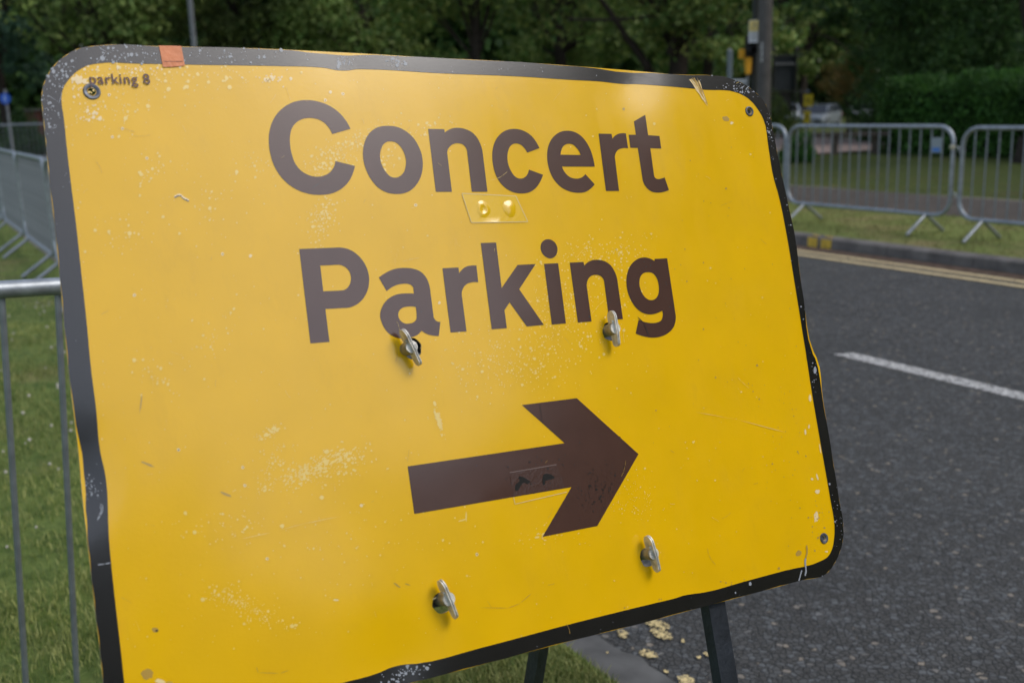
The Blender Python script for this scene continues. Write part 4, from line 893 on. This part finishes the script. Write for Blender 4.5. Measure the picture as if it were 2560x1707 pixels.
# timber knee rail
m_wood = mat('timber', (.11, .088, .068), .85, .2, nscale=9, namt=.35, bump=.5, bscale=60)
A3, B3 = np.array([5.9, 24.3, 0]), np.array([8.6, 23.9, 0]); kr = tag(empty('knee_rail', (7.3, 24.1, .17)), 'low weathered timber knee rail in front of the pale paving', 'knee rail')
mb = MB(); dd = B3 - A3; LL = np.linalg.norm(dd); dd /= LL; nn_ = np.array([-dd[1], dd[0], 0]); mb.box((A3 + B3) / 2 + [0, 0, .17 + .44], dd, nn_, (0, 0, 1), (LL, .13, .10)); build('rail', mb, m_wood, kr, kr.location, bevel=.01)
for xx in (6.35, 7.45, 8.35):
    mb = MB(); mb.abox(xx - .06, xx + .06, 24.04, 24.16, .0, .17 + .388); build('post', mb, m_wood, kr, kr.location, bevel=.008)
# brick gate pillar deep in the shade on the left
p = gdep(87, 312, 40.); m_brick = mat('brick_red', (.16, .055, .035), .85, .2); t = m_brick.node_tree; bt = t.nodes.new('ShaderNodeTexBrick'); bt.inputs['Scale'].default_value = 4.5
bt.inputs['Color1'].default_value = (.17, .055, .035, 1); bt.inputs['Color2'].default_value = (.12, .04, .03, 1); bt.inputs['Mortar'].default_value = (.16, .14, .12, 1); tcx = t.nodes.new('ShaderNodeTexCoord'); mpp = t.nodes.new('ShaderNodeMapping'); mpp.inputs['Rotation'].default_value = (math.pi / 2, 0, 0)
t.links.new(tcx.outputs['Object'], mpp.inputs[0]); t.links.new(mpp.outputs[0], bt.inputs['Vector']); t.links.new(bt.outputs['Color'], t.nodes['Principled BSDF'].inputs['Base Color'])
gp = tag(empty('brick_pillar', (p[0], p[1], .1)), 'red brick pillar in the dark shade at the left behind the distant barriers', 'brick pillar')
mb = MB(); mb.abox(p[0] - .24, p[0] + .24, p[1] - .24, p[1] + .24, -.1, 1.75); build('shaft', mb, m_brick, gp, gp.location); mb = MB(); mb.abox(p[0] - .3, p[0] + .3, p[1] - .3, p[1] + .3, 1.75, 1.85); build('cap', mb, m_kerb, gp, gp.location, bevel=.02)

# ================================================================== parked cars
def carpaint(name, c): return mat(name, c, .3, .5, metal=.3, coat=.8)
m_glass = mat('car_glass', (.012, .014, .016), .08, .6); m_tyre = mat('tyre', (.018, .018, .018), .8, .3); m_rim = mat('rim', (.35, .36, .37), .35, .5, metal=.7); m_tail = mat('tail_lamp', (.35, .02, .015), .3, .5); m_head = mat('head_lamp', (.6, .62, .64), .15, .6)
def make_car(body_m):
    root = empty('parked_car', (0, 0, 0))
    # length along x (front +x), width y, height z: lofted cross-sections
    secs = [(-2.05, .52, .35, .78, .0, .60), (-2.0, .74, .28, .98, .0, .78), (-1.75, .82, .22, 1.02, 0, .84), (-1.2, .86, .2, 1.0, 0, .86), (0, .87, .2, .97, 0, .87), (.9, .87, .2, .95, 0, .86), (1.5, .84, .22, .86, 0, .80), (1.95, .76, .26, .74, 0, .66), (2.08, .6, .34, .62, 0, .5)]
    mb = MB(); V = []
    for x, hw, z0, z1, _, tw in secs:
        V += [(x, -hw * .9, z0), (x, -hw, z0 + .12), (x, -hw, z1 - .22), (x, -tw, z1), (x, tw, z1), (x, hw, z1 - .22), (x, hw, z0 + .12), (x, hw * .9, z0)]
    F = [(i * 8 + k, i * 8 + (k + 1) % 8, (i + 1) * 8 + (k + 1) % 8, (i + 1) * 8 + k) for i in range(len(secs) - 1) for k in range(8)] + [tuple(range(7, -1, -1)), tuple(len(secs) * 8 - 8 + k for k in range(8))]
    mb.add(V, F); mb.smooth = True; body = build('body', mb, body_m, root, bevel=.02)
    g = [(-1.92, .72, .98, -1.62, .60, 1.36), ]
    # greenhouse: glass block with a painted roof
    bot = [(-1.9, .76), (-1.0, .80), (.2, .80), (1.15, .74)]; top = [(-1.5, .56), (-.9, .60), (0, .60), (.42, .55)]
    V = []; 
    for (x, y), (x2, y2) in zip(bot, top): V += [(x, -y, .95), (x2, -y2, 1.40), (x2, y2, 1.40), (x, y, .95)]
    F = []
    for i in range(3):
        for k in range(3): F.append((i * 4 + k, i * 4 + k + 1, i * 4 + k + 5, i * 4 + k + 4))
    F += [(0, 3, 2, 1), (12, 13, 14, 15)]
    mb = MB(); mb.add(V, F); build('windows', mb, m_glass, root, smooth=False)
    mb = MB(); R2 = [(x2, y2 * 1.04) for (x2, y2) in top]; V = [(x, -y, 1.405) for x, y in R2] + [(x, y, 1.405) for x, y in R2[::-1]]; V += [(x * .96, y * .9, 1.455) for x, y, _ in V]
    n = 8; mb.add(V, [tuple(range(8, 16))] + [(i, (i + 1) % 8, (i + 1) % 8 + 8, i + 8) for i in range(8)]); build('roof', mb, body_m, root)
    for sx in (-1, 1):
        for (xb, yb, xt, yt) in ((-1.9, .77, -1.5, .57), (-.75, .81, -.72, .61), (1.15, .75, .42, .56), (.22, .81, .12, .61)):
            mb = MB(); mb.tube([(xb, sx * yb, .95), (xt, sx * yt, 1.41)], .03, 6); build('pillar', mb, body_m, root)
        for x in (-1.28, 1.28):
            mb = MB(); mb.tube([(x, sx * .68, .31), (x, sx * .885, .31)], .31, 20); wh = build('wheel', mb, m_tyre, root)
            mb = MB(); mb.tube([(x, sx * .87, .31), (x, sx * .895, .31)], .2, 16); build('rim', mb, m_rim, wh)
        mb = MB(); mb.abox(-2.07, -1.93, sx * .68 - .1, sx * .68 + .1, .72, .9); build('tail_light', mb, m_tail, root, bevel=.02)
        mb = MB(); mb.abox(1.93, 2.05, sx * .6 - .14, sx * .6 + .14, .56, .68); build('headlight', mb, m_head, root, bevel=.02)
        mb = MB(); mb.abox(.75, .92, sx * .93 - .08, sx * .93 + .08, .95, 1.06); build('mirror', mb, body_m, root, bevel=.03)
    mb = MB(); mb.abox(2.03, 2.09, -.26, .26, .36, .46); build('number_plate', mb, mat('plate_white', (.6, .6, .58), .5, .3), root)
    return root
car = make_car(mat('car_silver_paint', (.17, .19, .20), .45, .5, coat=.25))
p = gdep(2052, 290, 68.); car.location = (p[0], p[1], float(ground_z(p[0], p[1])) + .02); car.rotation_euler = (0, 0, math.radians(236)); tag(car, 'silver grey hatchback parked beyond the low timber rail, behind the yellow notices', 'car')
def recolour(root, m):
    for o in [root] + kids(root):
        for c in kids(o) + [o]:
            if c.type == 'MESH' and c.name.split('.')[0] in ('body', 'roof', 'pillar', 'mirror'): c.data = c.data.copy(); c.data.materials[0] = m
for (u, v, dep, rz, c, lab) in ((1972, 303, 82., 254, (.42, .45, .47), 'pale silver car half hidden at the left of the parked hatchback'), (2160, 300, 80., 250, (.55, .58, .62), 'white car just showing at the left end of the hedge')):
    p = gdep(u, v, dep); r = dup(car, (p[0], p[1], float(ground_z(p[0], p[1])) + .02), math.radians(rz), lab, 'cars parked beyond the lawn'); recolour(r, carpaint('car_pale', c))
car['group'] = 'cars parked beyond the lawn'

# ================================================================== trees, hedge, shrubs
m_bark = mat('bark', (.042, .033, .026), .9, .2, nscale=14, namt=.45, bump=1., bscale=40)
LEAF = {'dark': leafmat('leaf_dark', (0.038, 0.088, 0.028), (0.111, 0.205, 0.053)), 'mid': leafmat('leaf_mid', (0.075, 0.172, 0.036), (0.261, 0.300, 0.077)),
        'light': leafmat('leaf_light', (0.085, 0.165, 0.030), (0.240, 0.300, 0.085)), 'blue': leafmat('leaf_blue', (0.030, 0.074, 0.051), (0.081, 0.153, 0.077)),
        'olive': leafmat('leaf_olive', (0.080, 0.130, 0.030), (0.220, 0.265, 0.085)), 'amber': leafmat('leaf_amber', (0.13, 0.17, 0.045), (0.42, 0.24, 0.08)), 'hedge': leafmat('leaf_hedge', (0.038, 0.109, 0.024), (0.111, 0.256, 0.047))}
def leaf_quads(cent, size, droop=.3, flat=.5, outw=None):
    """cent Nx3 -> diamond leaves; their faces turn up and outwards from the clump they hang in"""
    n = len(cent); nr = rng.randn(n, 3) * .55; nr[:, 2] += .55
    if outw is not None: nr += outw * .9
    nr /= np.linalg.norm(nr, axis=1)[:, None]
    a = rng.randn(n, 3); a[:, 2] -= droop; a -= nr * np.sum(a * nr, 1)[:, None]; a /= np.linalg.norm(a, axis=1)[:, None]; b = np.cross(nr, a)
    s = size * (.6 + .8 * rng.rand(n))[:, None]; c = np.cross(a, b)
    V = np.stack([cent - a * s * .5, cent + b * s * .28 + c * s * .08, cent + a * s * .5, cent - b * s * .28 + c * s * .08], 1).reshape(-1, 3)
    return V, np.arange(n * 4).reshape(-1, 4)
def limb(mb, a, b, r0, r1, wob=.15, n=7):
    a, b = np.array(a, float), np.array(b, float); L = np.linalg.norm(b - a); off = rng.randn(2, 3) * wob * L * .25
    pts = [a + (b - a) * q + off[0] * math.sin(math.pi * q) + off[1] * math.sin(2 * math.pi * q) * .4 for q in np.linspace(0, 1, n)]
    mb.tube(pts, [r0 + (r1 - r0) * q for q in np.linspace(0, 1, n)], 10, cap=False); return pts
def tree(name, base, H_, R_, zlow, leaf, n_clump, n_leaf, lsize, trunk_r, label, cat='tree', group=None, lean=(0, 0), limbs=None, cl=.9, droop=.3, seedoff=0):
    bx, by, bz = base; root = empty(name, base); tag(root, label, cat, group); mb = MB()
    top = np.array([bx + lean[0], by + lean[1], bz + H_ * .72]); pts = limb(mb, (bx, by, bz - .3), top, trunk_r * 1.15, trunk_r * .25, .08)
    # flare at the foot
    mb.tube([(bx, by, bz - .2), (bx, by, bz + .15), (bx, by, bz + .5)], [trunk_r * 1.6, trunk_r * 1.3, trunk_r * 1.08], 12, cap=False)
    cz = bz + zlow + (H_ - zlow) * .5; rz_ = (H_ - zlow) / 2; clumps = []
    while len(clumps) < n_clump:
        q = rng.randn(3); q /= np.linalg.norm(q); rr = .45 + .55 * rng.rand() ** .5
        z = q[2] * rr; wr = 1 - .35 * max(0, z) ** 2
        clumps.append(np.array([bx + lean[0] + q[0] * rr * R_ * wr, by + lean[1] + q[1] * rr * R_ * wr, cz + z * rz_]))
    for k, c in enumerate(clumps[:int(n_clump * .35)]):
        s_ = pts[min(len(pts) - 1, 2 + int(rng.rand() * 4))]; limb(mb, s_, c, trunk_r * .28, trunk_r * .05, .25)
    if limbs:
        for (a, b, r0, r1) in limbs: limb(mb, a, b, r0, r1, .12)
    build('trunk', mb, m_bark, root, base)
    cents = []; outs = []
    for c in clumps:
        m_ = int(n_leaf * 1.7 * (.6 + .8 * rng.rand())); s_ = cl * (.6 + .7 * rng.rand()); q = rng.randn(m_, 3); q /= np.linalg.norm(q, axis=1)[:, None]; q *= (rng.rand(m_, 1) ** .45) * np.array([1.15, 1.15, .7]) * s_
        q[:, 2] -= .25 * (q[:, 0] ** 2 + q[:, 1] ** 2) / max(s_, .1) * droop; cents.append(c + q); outs.append(q / (np.linalg.norm(q, axis=1)[:, None] + 1e-6))
    V, F = leaf_quads(np.concatenate(cents), lsize * .68, droop, outw=np.concatenate(outs))
    raw('crown', V, F, LEAF[leaf], root, base)
    return root
def at(u, dep, z=.15):
    d_ = ray(u, 260); p = np.array([0, 0, CAMH]) + d_ * dep; return (p[0], p[1], z)
G1 = 'trees across the background'
tree('tree', at(20, 40), 13, 3.4, 2.6, 'blue', 90, 90, .34, .20, 'dark tree at the far left with a forked trunk above the blue round sign', group=G1)
tree('tree', at(255, 33), 12, 3.5, 2.9, 'light', 120, 110, .30, .22, 'bushy light green tree with drooping crown above the orange tape on the sign', group=G1, droop=.9)
tree('tree', at(600, 37), 13, 3.6, 2.2, 'olive', 110, 100, .32, .24, 'olive green tree behind the slim grey street lamp', group=G1, droop=.6)
tree('tree', at(905, 35), 11, 3.1, 1.6, 'light', 120, 110, .28, .22, 'yellow-green bushy tree above the big C of Concert', group=G1)
tree('tree', at(1180, 27), 11, 3.0, 2.3, 'mid', 90, 110, .24, .15, 'loose mid green tree with thin pale branches above the middle of the sign', group=G1, droop=.5)
b6 = at(1668, 27)
tree('tree', b6, 13, 4.3, 2.9, 'mid', 120, 100, .25, .27, 'broad tree with a thick dark forked trunk above the right half of the sign', group=G1, droop=.6,
     limbs=[((b6[0] - .05, b6[1], 1.3), (b6[0] - 1.1, b6[1], 3.1), .14, .09), ((b6[0] - .5, b6[1] - .2, 2.3), (b6[0] - 2.3, b6[1] - .6, 4.6), .09, .05), ((b6[0] + .05, b6[1] - .1, 2.6), (b6[0] + 1.25, b6[1] - .4, 4.4), .12, .06), ((b6[0] - .3, b6[1] - .8, 3.5), (b6[0] - 2.6, b6[1] - 1.4, 3.45), .05, .03)])
tree('tree', at(1420, 40), 14, 3.8, 1.4, 'light', 120, 90, .32, .26, 'yellowish green tree seen beneath the boughs of the forked tree', group=G1)
tree('tree', at(1760, 50), 15, 5.0, .8, 'mid', 120, 80, .40, .26, 'green tree behind the thin grey post and crossing signal', group=G1)
tree('tree', at(2010, 90, -.5), 20, 7.0, 2.4, 'mid', 150, 90, .62, .35, 'far green tree standing behind the parked cars', group=G1)
tree('tree', at(2150, 96, -.5), 20, 7.0, 2.6, 'dark', 150, 90, .62, .35, 'far dark green tree behind the left end of the hedge', group=G1)
tree('tree', at(2290, 34), 14, 4.4, 1.4, 'dark', 150, 110, .27, .28, 'large dark green tree rising over the middle of the hedge', group=G1)
tree('tree', at(2470, 29), 13, 3.8, 1.3, 'dark', 150, 110, .25, .25, 'dark leafy tree over the right end of the hedge', group=G1)
b11 = at(2584, 19.2, .14)
tree('tree', b11, 12, 3.6, 4.1, 'mid', 90, 110, .17, .20, 'tree with its straight dark trunk at the right edge, leaning limb overhead', group=G1, limbs=[((b11[0], b11[1], 2.1), (b11[0] - .75, b11[1] - .1, 4.4), .10, .06)])
tree('tree', at(2122, 37, .1), 2.75, 1.0, 1.0, 'amber', 40, 60, .13, .05, 'small slender orange-tinged tree between the parked car and the hedge', group=G1, cl=.34)
# hedge
h0 = np.array([8.55, 24.5]); h1 = np.array([12.6, 15.0]); hd_ = (h1 - h0) / np.linalg.norm(h1 - h0); hn = np.array([-hd_[1], hd_[0]]); hn = hn if hn[0] > 0 else -hn; HL = np.linalg.norm(h1 - h0)
hr = tag(empty('hedge', (h0[0], h0[1], .15)), 'long dense clipped dark green hedge behind the barriers on the right', 'hedge')
def hedge_pts(n, pad):
    s_ = rng.rand(n) * HL; ww = 1.7; hh = 1.52; side = rng.rand(n); q = np.zeros((n, 3)); lump = .10 * np.sin(s_ * 3.1) + .08 * np.sin(s_ * 7.7 + 1)
    acr = np.where(side < .4, 0, np.where(side < .75, rng.rand(n) * ww, ww)); z = np.where((side >= .4) & (side < .75), hh, rng.rand(n) * hh)
    acr = acr + np.where(side < .4, 1, -1) * (np.maximum(0, z - hh * .75) ** 2 * .9) * np.where((side >= .4) & (side < .75), 0, 1); z = z + lump * (z / hh) + rng.randn(n) * .05; acr = acr + rng.randn(n) * .07 + .1 * np.sin(s_ * 2.3 + z * 3)
    k = s_ < .5; 
    P_ = h0[None] + hd_[None] * s_[:, None] + hn[None] * acr[:, None]; return np.column_stack([P_, z + .15])
e_n = 2500; ce = np.column_stack([np.tile(h0, (e_n, 1)) + hn[None] * (rng.rand(e_n) * 1.7)[:, None] + hd_[None] * (rng.randn(e_n) * .06)[:, None], .15 + rng.rand(e_n) * 1.5])
V, F = leaf_quads(np.concatenate([hedge_pts(42000, .1), ce]), .085, .1, .8); raw('foliage', V, F, LEAF['hedge'], hr, hr.location)
mb = MB(); mb.box((*( (h0 + h1) / 2 + hn * .85), .15 + .68), (hd_[0], hd_[1], 0), (hn[0], hn[1], 0), (0, 0, 1), (HL - .25, 1.45, 1.36)); build('dark_core', mb, mat('hedge_core', (.012, .018, .008), .95, .1), hr, hr.location)  # solid filler box, shade inside the hedge put into its near-black colour
def shrub(base, rx, rz, leaf, n, ls, label, group=None):
    r = tag(empty('shrub', base), label, 'shrub', group); q = rng.randn(n, 3); q /= np.linalg.norm(q, axis=1)[:, None]; lm = 1 + .18 * np.sin(q[:, 0] * 5 + base[0]) + .14 * np.sin(q[:, 2] * 7 + 1) + .1 * np.sin(q[:, 1] * 9)
    q *= ((.55 + .45 * rng.rand(n) ** .5) * lm)[:, None] * np.array([rx, rx, rz]); q[:, 2] = np.abs(q[:, 2] + rz * .3); V, F = leaf_quads(q + np.array(base), ls, .1, .8); raw('foliage', V, F, LEAF[leaf], r, base)
    mb = MB()
    for k in range(5): a = k * 1.25; limb(mb, base, (base[0] + math.cos(a) * rx * .5, base[1] + math.sin(a) * rx * .5, base[2] + rz * .8), .02, .006)
    build('stem', mb, m_bark, r, base)
shrub(at(2003, 21.5, .16), .36, .42, 'hedge', 2600, .06, 'small round dark green shrub left of the low timber rail')
shrub(at(1935, 34, .16), .8, 1.0, 'mid', 3000, .11, 'leafy shrub at the foot of the dark direction sign')
shrub(at(2420, 27, .16), 1.5, 2.6, 'dark', 9000, .14, 'tall dark shrub rising just behind the hedge', 'shrubs behind the hedge')
shrub(at(2270, 29, .16), 1.4, 2.3, 'dark', 8000, .14, 'dark shrub behind the left half of the hedge', 'shrubs behind the hedge')
shrub(at(45, 38, .16), 1.0, 1.1, 'dark', 3000, .13, 'dark shrub in the shade beneath the far left tree')
# the far wood that closes the view
def wood(name, pts_h, leaf, per, ls, label, depth=6.):
    cents = []
    for (a, b, z0, z1) in pts_h:
        a, b = np.array(a), np.array(b); L = np.linalg.norm(b - a); n = int(L * per); s_ = rng.rand(n); lump = 1.6 * np.sin(s_ * L * .35) + 1.1 * np.sin(s_ * L * .9 + 2)
        nr = np.array([-(b - a)[1], (b - a)[0]]) / L; q = a[None] + (b - a)[None] * s_[:, None] + nr[None] * (rng.rand(n) * depth + lump)[:, None]; zt_ = z1 * (.82 + .12 * np.sin(s_ * L * .21) + .1 * np.sin(s_ * L * .63 + 1))
        cents.append(np.column_stack([q, z0 + (zt_ - z0) * rng.rand(n)]))
    V, F = leaf_quads(np.concatenate(cents), ls, .2, .7); o = raw(name, V, F, LEAF[leaf]); kind(o, 'stuff'); tag(o, label, 'woodland'); return o
wood('woodland', [((-60, 52), (12, 58), .0, 17), ((10, 100), (75, 110), -1, 26), ((30, 60), (60, 40), 0, 18)], 'dark', 1300, .85, 'mass of dark trees closing the background', 7)
# the wood behind the photographer; the glossy sign mirrors its crowns against the pale sky
wd = [((8, -50), (30, -44), 0, 20), ((30, -44), (38, -40), 0, 20.5), ((38, -40), (46, -34), 0, 13), ((46, -34), (52, -18), 0, 18), ((50, -18), (42, -12), 0, 22), ((40, -14), (38, 8), 0, 28), ((38, 8), (36, 24), 0, 30)]
wood('woodland', wd, 'dark', 1300, .9, 'wood standing across the road behind the photographer, mirrored in the glossy sign', 5)

# ================================================================== grass
def grass(name, pts, h, wd_, m, lab=None):
    """pts Nx3 roots; curved blades, 5 vertices each as quad + folded tip quad"""
    n = len(pts); az = rng.rand(n) * 2 * math.pi; ln = rng.rand(n) * .9; H_ = h * (.45 + .8 * rng.rand(n)); d_ = np.column_stack([np.cos(az), np.sin(az), np.zeros(n)]); s_ = np.column_stack([-np.sin(az), np.cos(az), np.zeros(n)]) * (wd_ * (.6 + .7 * rng.rand(n)))[:, None]
    up = np.array([0, 0, 1.]); m1 = pts + up * (H_ * .55)[:, None] + d_ * (H_ * ln * .3)[:, None]; tp__ = pts + up * (H_ * (1 - .25 * ln))[:, None] + d_ * (H_ * ln * .95)[:, None]
    V = np.stack([pts - s_, pts + s_, m1 + s_ * .8, m1 - s_ * .8, tp__ + s_ * .12, tp__ - s_ * .12], 1).reshape(-1, 3); b = np.arange(n)[:, None] * 6
    F = np.concatenate([b + [0, 1, 2, 3], b + [3, 2, 4, 5]]); o = raw(name, V, F, m); kind(o, 'stuff')
    return o
m_grass = leafmat('grass_blade', (.09, .15, .022), (.42, .42, .15), .5, .4)
def scatter(n, x0, x1, y0, y1, cond, patch=.95):
    x = x0 + (x1 - x0) * rng.rand(n); y = y0 + (y1 - y0) * rng.rand(n); k = cond(x, y); x, y = x[k], y[k]
    c = np.sin(x * 5.1 + 1) * np.sin(y * 4.3) + np.sin(x * 13 + y * 3) * np.sin(y * 11 - x * 5); k = rng.rand(len(x)) < np.clip(.75 + patch * .5 * c, .15, 1); x, y = x[k], y[k]
    return np.column_stack([x, y, ground_z(x, y) - .004])
nn2 = lambda x, y: x * RN[0] + y * RN[1]
e1 = lambda x, y: nn2(x, y) < 1.44 - .05 * np.abs(np.sin(x * 9) * np.sin(y * 7)) - .04 * np.abs(np.sin(x * 23 + y * 31))
parts_ = [scatter(80000, -1.9, .1, .7, 3.2, lambda x, y: e1(x, y) & (x > -.75 * y - .35) & (x < -.2 * y)),
          scatter(80000, -3.9, -.6, 3.2, 7.2, lambda x, y: e1(x, y) & (x > -.6 * y) & (x < -.33 * y)),
          scatter(46000, -8, -1.8, 7.2, 15, lambda x, y: e1(x, y) & (x > -.56 * y) & (x < -.38 * y)),
          scatter(95000, -.6, .5, 1.8, 3.6, lambda x, y: e1(x, y) & (x > -.25 * y)),
          scatter(40000, -5, 2, .3, 9, lambda x, y: e1(x, y)),
          scatter(160000, -.7, .6, 1.7, 3.6, lambda x, y: (nn2(x, y) < 1.475 - .03 * np.abs(np.sin(x * 31 + y * 17))) & (nn2(x, y) > .95), .2)]
g_ = grass('grass', np.concatenate(parts_), .034, .0017, m_grass); tag(g_, 'short mown grass on the near side around the sign', 'grass')
m_grass2 = leafmat('grass_dry', (.085, .11, .02), (.28, .24, .09), .5, .3)
vg = scatter(60000, 1.5, 9, 6.5, 16, lambda x, y: (nn2(x, y) > 8.08) & (nn2(x, y) < 10.4) & (x > .2 * y))
vg2 = scatter(30000, 3, 12, 10, 20, lambda x, y: (nn2(x, y) > 12.2) & (nn2(x, y) < 14.5) & (x > .2 * y))
g_ = grass('grass', np.concatenate([vg, vg2]), .035, .003, m_grass2); tag(g_, 'dry short grass along the far verge beneath the barriers', 'grass')
# clover heads
cl_ = scatter(900, -4.5, 0, .9, 8, lambda x, y: e1(x, y) & (x > -.62 * y - .1) & (x < -.25 * y)); mb = MB(); nC = len(cl_)
ico = [(math.cos(a) * math.cos(e), math.sin(a) * math.cos(e), math.sin(e)) for e in (-.9, -.2, .5) for a in np.linspace(0, 2 * math.pi, 6, endpoint=False)] + [(0, 0, 1)]
V = []; F4 = []; F3 = []
for k, c in enumerate(cl_):
    r = .004 + .005 * rng.rand(); b = len(V); z = .03 + .015 * rng.rand(); V += [(c[0] + r * i[0], c[1] + r * i[1], c[2] + z + r * i[2]) for i in ico]
    for row in range(2):
        for j in range(6): F4.append((b + row * 6 + j, b + row * 6 + (j + 1) % 6, b + row * 6 + 6 + (j + 1) % 6, b + row * 6 + 6 + j))
    for j in range(6): F4.append((b + 12 + j, b + 12 + (j + 1) % 6, b + 18))
mb.add(V, F4); o = build('clover_flowers', mb, mat('clover_white', (.50, .46, .40), .8, .2)); kind(o, 'stuff'); tag(o, 'small white clover flowers dotted through the near grass', 'clover flowers')
